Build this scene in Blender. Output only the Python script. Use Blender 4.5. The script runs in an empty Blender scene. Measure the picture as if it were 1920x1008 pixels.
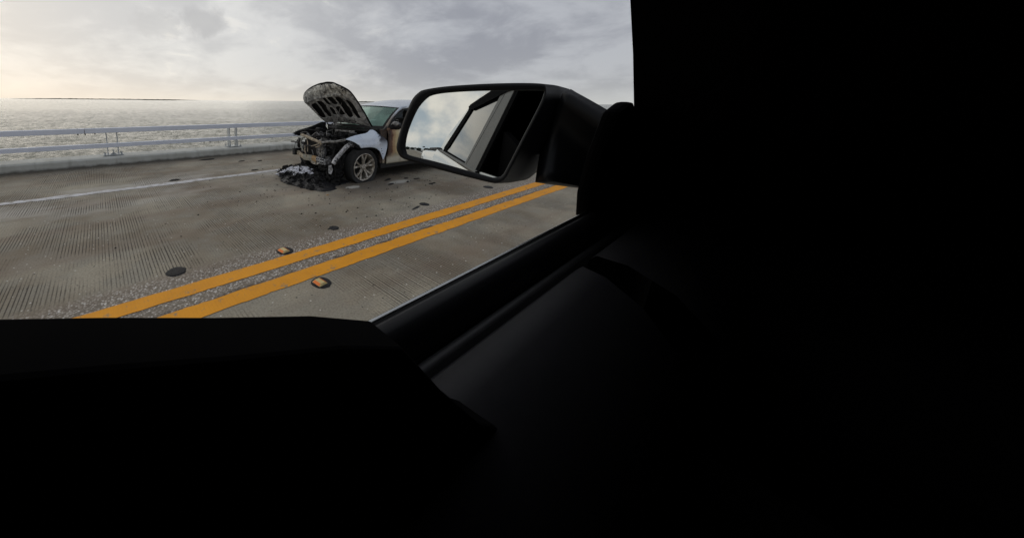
import bpy, bmesh, math, random
from mathutils import Vector, Matrix, noise
random.seed(7)
S = bpy.context.scene
COL = S.collection
PI = math.pi

# ------------------------------------------------------------------ camera
CAM_H = 1.5
cd = bpy.data.cameras.new('camera'); cam = bpy.data.objects.new('camera', cd); COL.objects.link(cam)
right = Vector((0.82527662, -0.56463044, 0.01053396))
down = Vector((-0.09133679, -0.15186102, -0.98417266))
fwd = Vector((0.55729354, 0.81125255, -0.17689888))
cam.matrix_world = Matrix(((right.x, -down.x, -fwd.x, 0), (right.y, -down.y, -fwd.y, 0), (right.z, -down.z, -fwd.z, CAM_H), (0, 0, 0, 1)))
cd.sensor_width = 36; cd.lens = 36 * 601 / 1920
cd.shift_x = (960 - 600) / 1920; cd.shift_y = -(504 - 297.5) / 1920
cd.clip_start = 0.01; cd.clip_end = 20000
S.camera = cam

# ------------------------------------------------------------------ exposure
S.view_settings.view_transform = 'Standard'; S.view_settings.look = 'None'
S.view_settings.exposure = 0.42; S.view_settings.gamma = 1; S.view_settings.use_curve_mapping = False
S.cycles.max_bounces = 8; S.cycles.transparent_max_bounces = 12


class NT:
    """tiny helper around a node tree"""
    def __init__(s, t): s.t = t; t.nodes.clear()
    def n(s, typ, **kw):
        nd = s.t.nodes.new(typ)
        for k, v in kw.items(): setattr(nd, k, v)
        return nd
    def put(s, sock, v):
        if v is None: return
        if isinstance(v, bpy.types.NodeSocket): s.t.links.new(v, sock)
        elif isinstance(v, (tuple, list)) and sock.type == 'RGBA' and len(v) == 3: sock.default_value = (*v, 1)
        else: sock.default_value = v
    def m(s, op, a, b=None, c=None, clamp=False):
        nd = s.n('ShaderNodeMath', operation=op); nd.use_clamp = clamp
        s.put(nd.inputs[0], a); s.put(nd.inputs[1], b); s.put(nd.inputs[2], c)
        return nd.outputs[0]
    def v(s, op, a, b=None):
        nd = s.n('ShaderNodeVectorMath', operation=op); s.put(nd.inputs[0], a); s.put(nd.inputs[1], b)
        return nd.outputs['Value'] if op in ('DOT_PRODUCT', 'LENGTH') else nd.outputs[0]
    def mix(s, f, a, b, bt='MIX'):
        nd = s.n('ShaderNodeMix', data_type='RGBA', blend_type=bt)
        s.put(nd.inputs[0], f); s.put(nd.inputs[6], a); s.put(nd.inputs[7], b)
        return nd.outputs[2]
    def step(s, x, lo, hi):
        nd = s.n('ShaderNodeMapRange', interpolation_type='SMOOTHSTEP')
        s.put(nd.inputs[0], x); s.put(nd.inputs[1], lo); s.put(nd.inputs[2], hi)
        return nd.outputs[0]
    def noise(s, vec, scale, detail=4, rough=.55, dist=0):
        nd = s.n('ShaderNodeTexNoise'); s.put(nd.inputs['Vector'], vec)
        nd.inputs['Scale'].default_value = scale; nd.inputs['Detail'].default_value = detail
        nd.inputs['Roughness'].default_value = rough; nd.inputs['Distortion'].default_value = dist
        return nd.outputs[0]
    def vor(s, vec, scale, out='Distance'):
        nd = s.n('ShaderNodeTexVoronoi'); s.put(nd.inputs['Vector'], vec); nd.inputs['Scale'].default_value = scale
        return nd.outputs[out]
    def xyz(s, vec):
        nd = s.n('ShaderNodeSeparateXYZ'); s.put(nd.inputs[0], vec); return nd.outputs
    def comb(s, x, y, z):
        nd = s.n('ShaderNodeCombineXYZ')
        for i, q in enumerate((x, y, z)): s.put(nd.inputs[i], q)
        return nd.outputs[0]
    def coord(s, k='Object'): return s.n('ShaderNodeTexCoord').outputs[k]
    def pos(s): return s.n('ShaderNodeNewGeometry').outputs['Position']
    def bump(s, h, strength=.3, dist=.01):
        nd = s.n('ShaderNodeBump'); s.put(nd.inputs['Height'], h)
        nd.inputs['Strength'].default_value = strength; nd.inputs['Distance'].default_value = dist
        return nd.outputs[0]


# ------------------------------------------------------------------ world
W = bpy.data.worlds.new('World'); S.world = W; W.use_nodes = True
w = NT(W.node_tree)
SUN_EL, SUN_AZ = math.radians(16), math.radians(-14)      # azimuth measured from +Y towards +X
sky = w.n('ShaderNodeTexSky', sky_type='NISHITA', sun_disc=False)
sky.sun_elevation = SUN_EL; sky.sun_rotation = SUN_AZ; sky.air_density = 1.2; sky.dust_density = 2.0
d = w.coord('Generated')
dx, dy, dz = w.xyz(d)
zc = w.m('ADD', w.m('ABSOLUTE', dz), .34)
p = w.comb(w.m('DIVIDE', dx, zc), w.m('DIVIDE', dy, zc), w.m('MULTIPLY', dz, 2.2))
n1 = w.noise(p, 1.5, 9, .56, .25)
n2 = w.noise(p, 3.6, 8, .60, .35)
glow = w.step(w.v('DOT_PRODUCT', d, (-.24, .95, .12)), .30, 1.02)      # the veiled sun ahead on the left
back = w.step(w.m('MULTIPLY', dx, -1), .25, .8)                        # breaks of blue behind the truck
tex = w.step(w.m('ADD', w.m('MULTIPLY', n1, .6), w.m('MULTIPLY', n2, .4)), .40, .58)
light = w.mix(glow, (.345, .358, .388), (.60, .595, .58))
dark = w.mix(glow, (.235, .245, .278), (.475, .475, .475))
cloud = w.mix(tex, dark, light)
def puff(c_, size, wob, sc):
    q = w.v('SUBTRACT', d, c_); nn_ = w.v('LENGTH', w.v('MULTIPLY', q, (1, 1, 1.7)))
    return w.step(w.m('ADD', nn_, w.m('MULTIPLY', w.m('SUBTRACT', w.noise(d, sc, 7, .6, .3), .5), wob)), size, size * .35)
cloud = w.mix(w.m('MULTIPLY', puff((.243, .945, .215), .085, .20, 13), .80), cloud, (.38, .38, .385))
cloud = w.mix(w.m('MULTIPLY', puff((.141, .972, .190), .075, .20, 15), .55), cloud, (.42, .42, .42))
edge = w.m('MULTIPLY', w.m('MULTIPLY', w.step(n2, .57, .68), glow), .35)
cloud = w.mix(edge, cloud, (.72, .69, .63))
band = w.m('MULTIPLY', w.m('POWER', w.m('SUBTRACT', 1, w.m('ABSOLUTE', dz), None, True), 20), .8)
hor = w.mix(glow, (.47, .475, .455), (.70, .635, .535))
cloud = w.mix(band, cloud, hor)
cn = w.noise(w.comb(dx, dy, w.m('MULTIPLY', dz, 1.4)), 5.0, 9, .55, .1)
cum = w.mix(w.step(w.m('ADD', cn, w.m('MULTIPLY', w.m('ABSOLUTE', w.m('SUBTRACT', dz, .16)), -.35)), .37, .58), (.255, .30, .335), (.60, .565, .50))
cum = w.mix(w.step(w.noise(d, 3.2, 6, .55), .50, .66), cum, (.30, .31, .335))
cloud = w.mix(w.m('MULTIPLY', back, .9), cloud, cum)
bg1 = w.n('ShaderNodeBackground'); w.put(bg1.inputs[0], sky.outputs[0]); bg1.inputs[1].default_value = .08
bg2 = w.n('ShaderNodeBackground'); w.put(bg2.inputs[0], cloud); bg2.inputs[1].default_value = 1.0
ms = w.n('ShaderNodeMixShader'); ms.inputs[0].default_value = .97
w.t.links.new(bg1.outputs[0], ms.inputs[1]); w.t.links.new(bg2.outputs[0], ms.inputs[2])
w.t.links.new(ms.outputs[0], w.n('ShaderNodeOutputWorld').inputs[0])

ld = bpy.data.lights.new('sun', 'SUN'); ld.energy = .5; ld.angle = math.radians(85); ld.color = (1, .93, .82)
sun = bpy.data.objects.new('sun', ld); COL.objects.link(sun)
sv = Vector((math.sin(SUN_AZ) * math.cos(SUN_EL + .2), math.cos(SUN_AZ) * math.cos(SUN_EL + .2), math.sin(SUN_EL + .2)))
sun.rotation_euler = sv.to_track_quat('Z', 'Y').to_euler()


# ------------------------------------------------------------------ materials
def newmat(name):
    m = bpy.data.materials.new(name); m.use_nodes = True
    return m, NT(m.node_tree)

def finish(t, **kw):
    b = t.n('ShaderNodeBsdfPrincipled')
    for k, v in kw.items():
        t.put(b.inputs[{'color': 'Base Color', 'rough': 'Roughness', 'metal': 'Metallic', 'normal': 'Normal', 'spec': 'Specular IOR Level',
                        'coat': 'Coat Weight', 'alpha': 'Alpha', 'trans': 'Transmission Weight'}[k]], v)
    t.t.links.new(b.outputs[0], t.n('ShaderNodeOutputMaterial').inputs[0])
    return b

def simple(name, a, b=None, scale=12, rough=.6, metal=0, bump=.15, dist=.004, lo=.35, hi=.65, **kw):
    m, t = newmat(name); c = t.coord()
    n = t.noise(c, scale, 6, .6)
    colr = t.mix(t.step(n, lo, hi), a, b if b else tuple(x * .8 for x in a))
    finish(t, color=colr, rough=rough, metal=metal, normal=t.bump(t.noise(c, scale * 3, 5), bump, dist), **kw)
    return m

M = {}
M['black_plastic'] = simple('black_plastic', (.005, .005, .006), (.004, .004, .005), 60, .45, spec=.2, bump=.1, dist=.0006)
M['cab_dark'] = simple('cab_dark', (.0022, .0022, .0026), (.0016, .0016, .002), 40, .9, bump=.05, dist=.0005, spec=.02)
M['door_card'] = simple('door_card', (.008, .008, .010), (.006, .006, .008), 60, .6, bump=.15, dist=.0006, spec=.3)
M['rubber'] = simple('rubber', (.014, .014, .015), (.010, .010, .011), 30, .5, bump=.1, dist=.001)
M['moulding'] = simple('moulding', (.52, .53, .52), (.46, .47, .46), 20, .25, 1.0, bump=0)
M['truck_white'] = simple('truck_white', (.62, .635, .62), (.60, .61, .60), 3, .22, bump=0, coat=.6)
M['pillar_gloss'] = simple('pillar_gloss', (.085, .083, .078), (.07, .07, .066), 5, .5, bump=0, spec=.25)
M['chrome'] = simple('chrome', (.6, .6, .6), (.5, .5, .5), 10, .15, 1.0, bump=0)
M['white_paint'] = simple('white_paint', (.64, .69, .74), (.56, .61, .67), 9, .3, bump=.1, dist=.002, coat=.7)
M['char'] = simple('char', (.005, .005, .0055), (.018, .0175, .0175), 22, .8, spec=.2, bump=.8, dist=.012)
M['char_gloss'] = simple('char_gloss', (.004, .004, .0055), (.010, .010, .012), 30, .42, spec=.35, bump=.8, dist=.01)
M['soot'] = simple('soot', (.014, .014, .015), (.032, .031, .030), 10, .8, bump=.3, dist=.004)
M['ash_metal'] = simple('ash_metal', (.30, .29, .28), (.08, .078, .075), 16, .7, bump=.4, dist=.004)
M['grey_part'] = simple('grey_part', (.13, .13, .14), (.014, .014, .015), 14, .65, bump=.5, dist=.006)
M['pale_alloy'] = simple('pale_alloy', (.56, .56, .58), (.16, .16, .165), 25, .5, .2, bump=.3, dist=.003)
M['tan_burnt'] = simple('tan_burnt', (.44, .37, .27), (.12, .095, .07), 18, .75, bump=.5, dist=.003)
M['green_grey'] = simple('green_grey', (.20, .21, .185), (.30, .27, .21), 9, .6, bump=.3, dist=.003)
M['orange_tan'] = simple('orange_tan', (.42, .26, .11), (.30, .20, .11), 20, .6, bump=.3, dist=.003)
M['ash_white'] = simple('ash_white', (.16, .16, .185), (.72, .73, .80), 26, .9, bump=1.0, dist=.02, lo=.38, hi=.50)
M['tyre'] = simple('tyre', (.012, .012, .013), (.018, .018, .018), 30, .8, bump=.3, dist=.004)
M['rim_burnt'] = simple('rim_burnt', (.58, .55, .50), (.22, .19, .15), 14, .38, .35, bump=.3, dist=.002)
M['rim_dark'] = simple('rim_dark', (.012, .012, .012), None, 14, .8)
M['steel_rail'] = simple('steel_rail', (.74, .78, .88), (.68, .72, .82), 2.5, .5, .15, bump=.05, dist=.002)
M['galv'] = simple('galv', (.44, .47, .49), (.36, .385, .40), 8, .5, .3, bump=.1, dist=.002)
M['bolt'] = simple('bolt_rust', (.05, .04, .035), (.09, .06, .045), 50, .8)
M['bitumen'] = simple('bitumen', (.006, .006, .007), (.016, .016, .018), 60, .7, spec=.3, bump=.9, dist=.006)
M['marker_yellow'] = simple('marker_yellow', (.62, .47, .17), (.46, .38, .19), 60, .5, bump=.1, dist=.001)
M['marker_orange'] = simple('marker_orange', (.90, .20, .01), (.75, .16, .01), 90, .5)
M['marker_white'] = simple('marker_white', (.5, .52, .58), (.35, .36, .42), 60, .35)
M['tree_far'] = simple('tree_far', (.030, .042, .030), (.055, .065, .045), .05, .9)
M['seat'] = simple('seat_fabric', (.02, .02, .022), None, 10, .8)
M['lamp_red'] = simple('lamp_red', (.35, .02, .02), None, 10, .2)
M['roof_grey'] = simple('roof_grey', (.3, .3, .3), None, 1, .8)

# glass kinds
def glass(name, tint, k, rough=.02):
    m, t = newmat(name)
    tr = t.n('ShaderNodeBsdfTransparent'); tr.inputs[0].default_value = (*tint, 1)
    gl = t.n('ShaderNodeBsdfGlossy'); gl.inputs[0].default_value = (.9, .95, .93, 1); gl.inputs[1].default_value = rough
    df = t.n('ShaderNodeBsdfDiffuse'); df.inputs[0].default_value = (.30, .50, .41, 1)
    fr = t.n('ShaderNodeFresnel'); fr.inputs[0].default_value = 1.5
    a = t.n('ShaderNodeMixShader'); t.put(a.inputs[0], t.m('MULTIPLY', t.noise(t.coord(), 2.5, 4), k))
    t.t.links.new(tr.outputs[0], a.inputs[1]); t.t.links.new(df.outputs[0], a.inputs[2])
    b = t.n('ShaderNodeMixShader'); t.t.links.new(fr.outputs[0], b.inputs[0])
    t.t.links.new(a.outputs[0], b.inputs[1]); t.t.links.new(gl.outputs[0], b.inputs[2])
    t.t.links.new(b.outputs[0], t.n('ShaderNodeOutputMaterial').inputs[0])
    return m
M['wind_glass'] = glass('wind_glass', (.55, .78, .66), .9)
M['side_glass'] = glass('side_glass', (.35, .42, .40), .1)
m, t = newmat('dark_glass')
finish(t, color=(.010, .011, .012), rough=.02, spec=.45); M['dark_glass'] = m
m, t = newmat('mirror_silver')
finish(t, color=(.86, .88, .87), rough=.0, metal=1.0); M['mirror_silver'] = m

# hood underside: ash over burnt steel
m, t = newmat('hood_ash'); c = t.coord()
nn = t.noise(c, 7, 7, .65, .6); n3 = t.noise(c, 34, 5, .7)
cc = t.mix(t.step(nn, .38, .56), (.15, .15, .15), (.64, .63, .59))
cc = t.mix(t.step(n3, .52, .70), cc, (.60, .59, .50))
cc = t.mix(t.step(t.noise(c, 13, 6, .7, 1.6), .53, .60), cc, (.03, .029, .028))
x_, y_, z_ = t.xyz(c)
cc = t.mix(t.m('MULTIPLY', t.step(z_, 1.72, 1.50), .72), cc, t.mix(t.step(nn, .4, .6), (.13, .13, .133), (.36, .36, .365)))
finish(t, color=cc, rough=.8, normal=t.bump(n3, .7, .008)); M['hood_ash'] = m

# burnt door: bare scorched metal at the front edge, then tan and cream blistered paint
m, t = newmat('burnt_door'); c = t.pos(); x_, y_, z_ = t.xyz(c)
wob = t.m('MULTIPLY', t.m('SUBTRACT', t.noise(c, 5, 5, .6), .5), .22)
xx = t.m('ADD', x_, wob)
cc = t.mix(t.step(xx, 4.66, 4.74), (.035, .018, .013), (.13, .055, .035))
cc = t.mix(t.step(xx, 4.73, 4.79), cc, (.42, .28, .15))
cc = t.mix(t.step(xx, 4.80, 4.90), cc, (.58, .48, .27))
cc = t.mix(t.step(xx, 4.90, 5.10), cc, (.62, .62, .58))
low = t.step(t.m('ADD', z_, wob), .52, .38)
cc = t.mix(low, cc, (.50, .47, .38))
top = t.m('MULTIPLY', t.step(t.m('ADD', z_, t.m('MULTIPLY', wob, .6)), .90, .98), t.step(xx, 5.1, 4.8))
cc = t.mix(top, cc, (.22, .13, .08))
cc = t.mix(t.m('MULTIPLY', t.step(t.noise(t.v('MULTIPLY', c, (14, 14, 2.5)), 1, 5, .6), .52, .66), .4), cc, (.17, .11, .07))
finish(t, color=cc, rough=.6, normal=t.bump(t.noise(c, 30, 4), .3, .003)); M['burnt_door'] = m

m, t = newmat('scorched_pillar'); c = t.pos(); x_, y_, z_ = t.xyz(c)
xx = t.m('ADD', x_, t.m('MULTIPLY', t.m('SUBTRACT', t.noise(c, 9, 4, .6), .5), .2))
cc = t.mix(t.step(xx, 4.62, 4.70), (.03, .025, .022), (.22, .18, .14))
cc = t.mix(t.step(xx, 4.78, 5.05), cc, (.50, .56, .64))
finish(t, color=cc, rough=.5); M['scorched_pillar'] = m

m, t = newmat('fender_paint'); c = t.pos(); x_, y_, z_ = t.xyz(c)
cc = t.mix(t.step(t.noise(c, 5, 5, .6), .35, .65), (.64, .73, .87), (.74, .82, .92))
fl = t.m('MULTIPLY', t.step(t.vor(c, 46), .26, .14), t.step(t.noise(c, 7, 3), .42, .58))
cc = t.mix(fl, cc, (.20, .24, .33))
dk = t.m('MULTIPLY', t.step(t.m('ADD', x_, t.m('MULTIPLY', t.m('SUBTRACT', t.noise(c, 14, 5, .7), .5), .30)), 4.36, 4.44), t.step(z_, .62, .80))
cc = t.mix(dk, cc, (.03, .03, .045))
finish(t, color=cc, rough=.42, normal=t.bump(t.noise(c, 24, 4), .25, .003)); M['fender_paint'] = m

# concrete deck
m, t = newmat('deck_concrete'); P = t.pos(); x_, y_, z_ = t.xyz(P)
big = t.noise(P, .55, 4, .55); med = t.noise(P, 2.6, 6, .6); fine = t.noise(P, 60, 4, .7)
cc = t.mix(t.step(big, .35, .65), (.200, .165, .120), (.385, .350, .275))
cc = t.mix(t.m('MULTIPLY', t.step(med, .42, .62), .45), cc, (.27, .262, .225))
lane = t.noise(t.v('MULTIPLY', P, (.10, 1.7, 1)), 1, 4, .5)          # tyre tracks run along the road
cc = t.mix(t.m('MULTIPLY', t.step(lane, .48, .64), .45), cc, (.215, .160, .118))
cc = t.mix(t.m('MULTIPLY', t.step(fine, .42, .66), .50), cc, (.12, .098, .072))
# light dusty patches by the shoulder line
dust = t.m('MULTIPLY', t.step(t.noise(t.v('MULTIPLY', P, (.35, 1.1, 1)), 1.1, 5, .6), .46, .66), t.m('MULTIPLY', t.step(y_, 4.4, 5.6), t.step(y_, 7.4, 6.5)))
cc = t.mix(t.m('MULTIPLY', dust, .7), cc, (.44, .42, .38))
# transverse tined grooves, worn away in tracks and patches
gx = t.m('ADD', t.m('MULTIPLY', x_, 36), t.m('MULTIPLY', t.noise(t.v('MULTIPLY', P, (.4, .5, 1)), 1, 2), .35))
jit = t.m('MULTIPLY', t.noise(t.comb(t.m('MULTIPLY', x_, 13), t.m('MULTIPLY', y_, .12), 0), 1, 1), 1.3)
fr = t.m('FRACT', t.m('ADD', gx, jit))
gr = t.step(t.m('ABSOLUTE', t.m('SUBTRACT', fr, .5)), .20, .08)
wear = t.step(t.noise(t.v('MULTIPLY', P, (.75, .70, 1)), 1.25, 4, .6), .40, .56)
wear2 = t.step(t.noise(t.v('MULTIPLY', P, (2.2, 3.5, 1)), 1, 5, .7), .28, .52)
inband = t.m('MULTIPLY', t.step(y_, 2.78, 2.95), 1)
below = t.step(y_, 2.13, 2.06)
gm = t.m('MULTIPLY', t.m('MULTIPLY', wear, wear2), t.m('ADD', inband, below, None, True))
groove = t.m('MULTIPLY', gr, gm)
cc = t.mix(t.m('MULTIPLY', groove, .88), cc, (.040, .032, .025))
# exposed aggregate strip beside and between the yellow lines
ey = t.m('ADD', y_, t.m('MULTIPLY', t.m('SUBTRACT', t.noise(P, 6, 4, .6), .5), .10))
agg = t.m('MULTIPLY', t.step(ey, 2.26, 2.29), t.step(ey, 2.93, 2.70))
st = t.vor(P, 62); sc = t.n('ShaderNodeTexVoronoi'); t.put(sc.inputs['Vector'], P); sc.inputs['Scale'].default_value = 62
rr = t.xyz(sc.outputs['Color'])
stone = t.mix(t.step(rr[0], .3, .95), (.27, .23, .195), (.52, .475, .43))
stone = t.mix(t.step(rr[1], .82, .90), stone, (.78, .75, .72))
stone = t.mix(t.step(st, .36, .60), stone, (.15, .125, .10))
cc = t.mix(t.m('MULTIPLY', agg, .75), cc, stone)
# single pale stones and pits elsewhere
v2 = t.n('ShaderNodeTexVoronoi'); t.put(v2.inputs['Vector'], P); v2.inputs['Scale'].default_value = 24
r2 = t.xyz(v2.outputs['Color'])
cc = t.mix(t.m('MULTIPLY', t.step(v2.outputs['Distance'], .20, .10), t.step(r2[0], .84, .86)), cc, (.62, .60, .55))
cc = t.mix(t.m('MULTIPLY', t.step(v2.outputs['Distance'], .24, .12), t.step(r2[1], .91, .93)), cc, (.04, .036, .032))
# dark dirt seam by the lower yellow line and along the kerb
seam = t.m('MULTIPLY', t.m('MULTIPLY', t.step(ey, 2.25, 2.28), t.step(ey, 2.335, 2.31)), t.step(t.noise(P, 3, 4), .40, .6))
cc = t.mix(t.m('MULTIPLY', seam, .75), cc, (.045, .04, .036))
kd = t.step(t.m('ADD', y_, t.m('MULTIPLY', t.m('SUBTRACT', t.noise(P, 1.6, 5, .6), .5), .7)), 7.9, 8.6)
cc = t.mix(t.m('MULTIPLY', kd, .72), cc, (.075, .066, .056))
# darker patches under and round the burnt car, extinguisher powder in front of the wheel
def blob(cx, cy, rx, ry, s=.5, sc=3):
    ax = t.m('DIVIDE', t.m('SUBTRACT', x_, cx), rx); ay = t.m('DIVIDE', t.m('SUBTRACT', y_, cy), ry)
    r = t.m('SQRT', t.m('ADD', t.m('MULTIPLY', ax, ax), t.m('MULTIPLY', ay, ay)))
    r = t.m('ADD', r, t.m('MULTIPLY', t.m('SUBTRACT', t.noise(P, sc, 6, .65), .5), 1.4))
    return t.step(r, 1.0, s)
cc = t.mix(t.m('MULTIPLY', blob(4.0, 4.9, 1.7, 1.2, .5), .55), cc, (.09, .08, .07))
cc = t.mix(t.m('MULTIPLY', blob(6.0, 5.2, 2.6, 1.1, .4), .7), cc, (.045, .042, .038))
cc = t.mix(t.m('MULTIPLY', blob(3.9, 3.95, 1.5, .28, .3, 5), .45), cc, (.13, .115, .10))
cc = t.mix(t.m('MULTIPLY', blob(4.65, 4.05, .38, .13, .3, 7), .7), cc, (.50, .49, .45))
cc = t.mix(t.m('MULTIPLY', blob(3.62, 4.22, .16, .10, .6, 7), .85), cc, (.48, .46, .42))
cc = t.mix(t.m('MULTIPLY', blob(3.0, 6.05, .6, .30, .3, 5), .5), cc, (.44, .43, .41))
hgt = t.m('SUBTRACT', t.m('MULTIPLY', fine, .3), t.m('MULTIPLY', groove, 1.0))
hgt = t.m('SUBTRACT', hgt, t.m('MULTIPLY', t.m('MULTIPLY', agg, st), .9))
finish(t, color=cc, spec=.22, rough=t.mix(kd, (.78,) * 3, (.5,) * 3), normal=t.bump(hgt, .6, .004)); M['deck'] = m

def paint(name, a, b, wearcol, wlo, whi, streak=False):
    m, t = newmat(name); P = t.pos()
    c = t.mix(t.step(t.noise(P, 3.5, 5, .6), .3, .7), a, b)
    f = t.noise(P, 70, 4, .7)
    c = t.mix(t.m('MULTIPLY', t.step(f, .5, .8), .35), c, tuple(q * .6 for q in a))
    c = t.mix(t.step(t.noise(P, 9, 7, .75), wlo, whi), c, wearcol)
    # the grooves of the deck telegraph through the paint
    x_, y_, z_ = t.xyz(P)
    g = t.m('ABSOLUTE', t.m('SUBTRACT', t.m('FRACT', t.m('MULTIPLY', x_, 36)), .5))
    c = t.mix(t.m('MULTIPLY', t.step(g, .2, .05), .05), c, tuple(q * .5 for q in a))
    finish(t, color=c, rough=.65, spec=.2, normal=t.bump(t.m('SUBTRACT', t.m('MULTIPLY', f, .4), t.m('MULTIPLY', t.step(g, .2, .05), .4)), .35, .003)); return m
M['yellow'] = paint('yellow_line_paint', (.80, .335, .015), (.70, .29, .015), (.34, .23, .12), .56, .66)
M['white_line'] = paint('white_line_paint', (.62, .62, .65), (.50, .495, .50), (.27, .25, .215), .46, .66)
M['kerb'] = None
m, t = newmat('kerb_concrete'); P = t.pos(); x_, y_, z_ = t.xyz(P)
cc = t.mix(t.step(t.noise(P, 2.2, 6, .6), .35, .65), (.52, .53, .50), (.43, .435, .40))
cc = t.mix(t.m('MULTIPLY', t.step(t.noise(t.v('MULTIPLY', P, (7, 1, 1.2)), 1, 5, .6), .5, .7), .4), cc, (.20, .195, .17))
cc = t.mix(t.m('MULTIPLY', t.step(t.m('ADD', z_, t.m('MULTIPLY', t.m('SUBTRACT', t.noise(P, 5, 5), .5), .10)), .07, .0), .85), cc, (.06, .055, .045))
finish(t, color=cc, rough=.75, normal=t.bump(t.noise(P, 30, 5, .6), .4, .004)); M['kerb'] = m

# bay water
m, t = newmat('bay_water'); P = t.pos()
def wv(sx, sy, scale, det, r, di=0): return t.noise(t.v('MULTIPLY', P, (sx, sy, 1)), scale, det, r, di)
h1 = wv(.40, .8, .55, 6, .66, .6)
h2 = wv(.5, 1.0, 1.7, 4, .6, .3)
h3 = wv(.5, 1.0, .06, 3, .5)
hh = t.m('ADD', t.m('MULTIPLY', h1, 1.0), t.m('ADD', t.m('MULTIPLY', h2, .45), t.m('MULTIPLY', h3, 1.5)))
cw = t.mix(t.step(h3, .35, .65), (.165, .165, .115), (.22, .215, .155))
finish(t, color=cw, rough=.16, normal=t.bump(hh, 1.0, .9), spec=.75); M['water'] = m


# ------------------------------------------------------------------ mesh helpers
class MB:
    def __init__(s): s.v = []; s.f = []; s.mi = []; s.m = 0
    def add(s, vs, fs):
        o = len(s.v); s.v += [Vector(q) for q in vs]; s.f += [tuple(i + o for i in f) for f in fs]; s.mi += [s.m] * len(fs); return s
    def box(s, lo, hi, rot=None, piv=None):
        x0, y0, z0 = lo; x1, y1, z1 = hi
        vs = [Vector(q) for q in ((x0, y0, z0), (x1, y0, z0), (x1, y1, z0), (x0, y1, z0), (x0, y0, z1), (x1, y0, z1), (x1, y1, z1), (x0, y1, z1))]
        if rot is not None:
            pv = Vector(piv) if piv else sum(vs, Vector()) / 8
            vs = [pv + rot @ (q - pv) for q in vs]
        return s.add(vs, [(3, 2, 1, 0), (4, 5, 6, 7), (0, 1, 5, 4), (1, 2, 6, 5), (2, 3, 7, 6), (3, 0, 4, 7)])
    def tube(s, pts, r, n=8, flat=1.0, r2=None):
        pts = [Vector(q) for q in pts]; vs = []; N = len(pts)
        for i, q in enumerate(pts):
            dd = (pts[min(i + 1, N - 1)] - pts[max(i - 1, 0)]).normalized()
            up = Vector((0, 0, 1)) if abs(dd.z) < .9 else Vector((1, 0, 0))
            a = dd.cross(up).normalized(); b = a.cross(dd).normalized()
            rr = r if r2 is None else r + (r2 - r) * i / (N - 1)
            for k in range(n):
                an = 2 * PI * (k + .5) / n
                vs.append(q + a * math.cos(an) * rr * flat + b * math.sin(an) * rr)
        fs = [(i * n + k, i * n + (k + 1) % n, (i + 1) * n + (k + 1) % n, (i + 1) * n + k) for i in range(N - 1) for k in range(n)]
        fs += [tuple(range(n))[::-1], tuple((N - 1) * n + k for k in range(n))]
        return s.add(vs, fs)
    def prism(s, poly, vec):
        n = len(poly); poly = [Vector(q) for q in poly]; vec = Vector(vec)
        vs = poly + [q + vec for q in poly]
        return s.add(vs, [tuple(range(n))[::-1], tuple(range(n, 2 * n))] + [(i, (i + 1) % n, (i + 1) % n + n, i + n) for i in range(n)])
    def grid(s, nu, nv, fn, skip=None):
        vs = [fn(i / nu, j / nv) for i in range(nu + 1) for j in range(nv + 1)]
        fs = []
        for i in range(nu):
            for j in range(nv):
                if skip and skip((i + .5) / nu, (j + .5) / nv): continue
                a = i * (nv + 1) + j; fs.append((a, a + nv + 1, a + nv + 2, a + 1))
        return s.add(vs, fs)
    def cyl(s, c, axis, r, h, n=20, r2=None):
        c = Vector(c); ax = Vector(axis).normalized(); return s.tube([c - ax * h / 2, c + ax * h / 2], r, n, 1, r2)
    def build(s, name, mat, parent=None, smooth=False, solid=0, bevel=0, subsurf=0):
        me = bpy.data.meshes.new(name); o = bpy.data.objects.new(name, me)
        base = Vector((0, 0, 0)); q = parent
        while q is not None: base += q.location; q = q.parent
        me.from_pydata([v - base for v in s.v], [], s.f); me.update()
        for mm in (mat if isinstance(mat, list) else [mat]): me.materials.append(mm)
        for pl, k in zip(me.polygons, s.mi): pl.material_index = k
        bm = bmesh.new(); bm.from_mesh(me); bmesh.ops.recalc_face_normals(bm, faces=bm.faces); bm.to_mesh(me); bm.free()
        if smooth:
            me.polygons.foreach_set('use_smooth', [True] * len(me.polygons))
        COL.objects.link(o); o.parent = parent
        if solid: md = o.modifiers.new('solid', 'SOLIDIFY'); md.thickness = solid; md.offset = 0
        if bevel:
            md = o.modifiers.new('bevel', 'BEVEL'); md.width = bevel; md.segments = 2; md.limit_method = 'ANGLE'; md.angle_limit = .6
        if subsurf: md = o.modifiers.new('sub', 'SUBSURF'); md.levels = md.render_levels = subsurf
        return o

def tag(o, label=None, cat=None, group=None, kind=None):
    for k, v in (('label', label), ('category', cat), ('group', group), ('kind', kind)):
        if v: o[k] = v
    return o
def empty(name, loc):
    o = bpy.data.objects.new(name, None); o.location = loc; o.empty_display_size = .2; COL.objects.link(o); return o
def copy_child(o, parent, off):
    c = o.copy(); COL.objects.link(c); c.parent = parent; c.location = o.location + Vector(off)
    for ch in o.children:
        e = ch.copy(); COL.objects.link(e); e.parent = c
    return c
def nz(q, s=1.0): return noise.noise(Vector(q) * s)
def smooth_lerp(pts, u):
    """value of a polyline pts at 0..1"""
    k = u * (len(pts) - 1); i = min(int(k), len(pts) - 2); f = k - i
    return Vector(pts[i]).lerp(Vector(pts[i + 1]), f)

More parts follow.
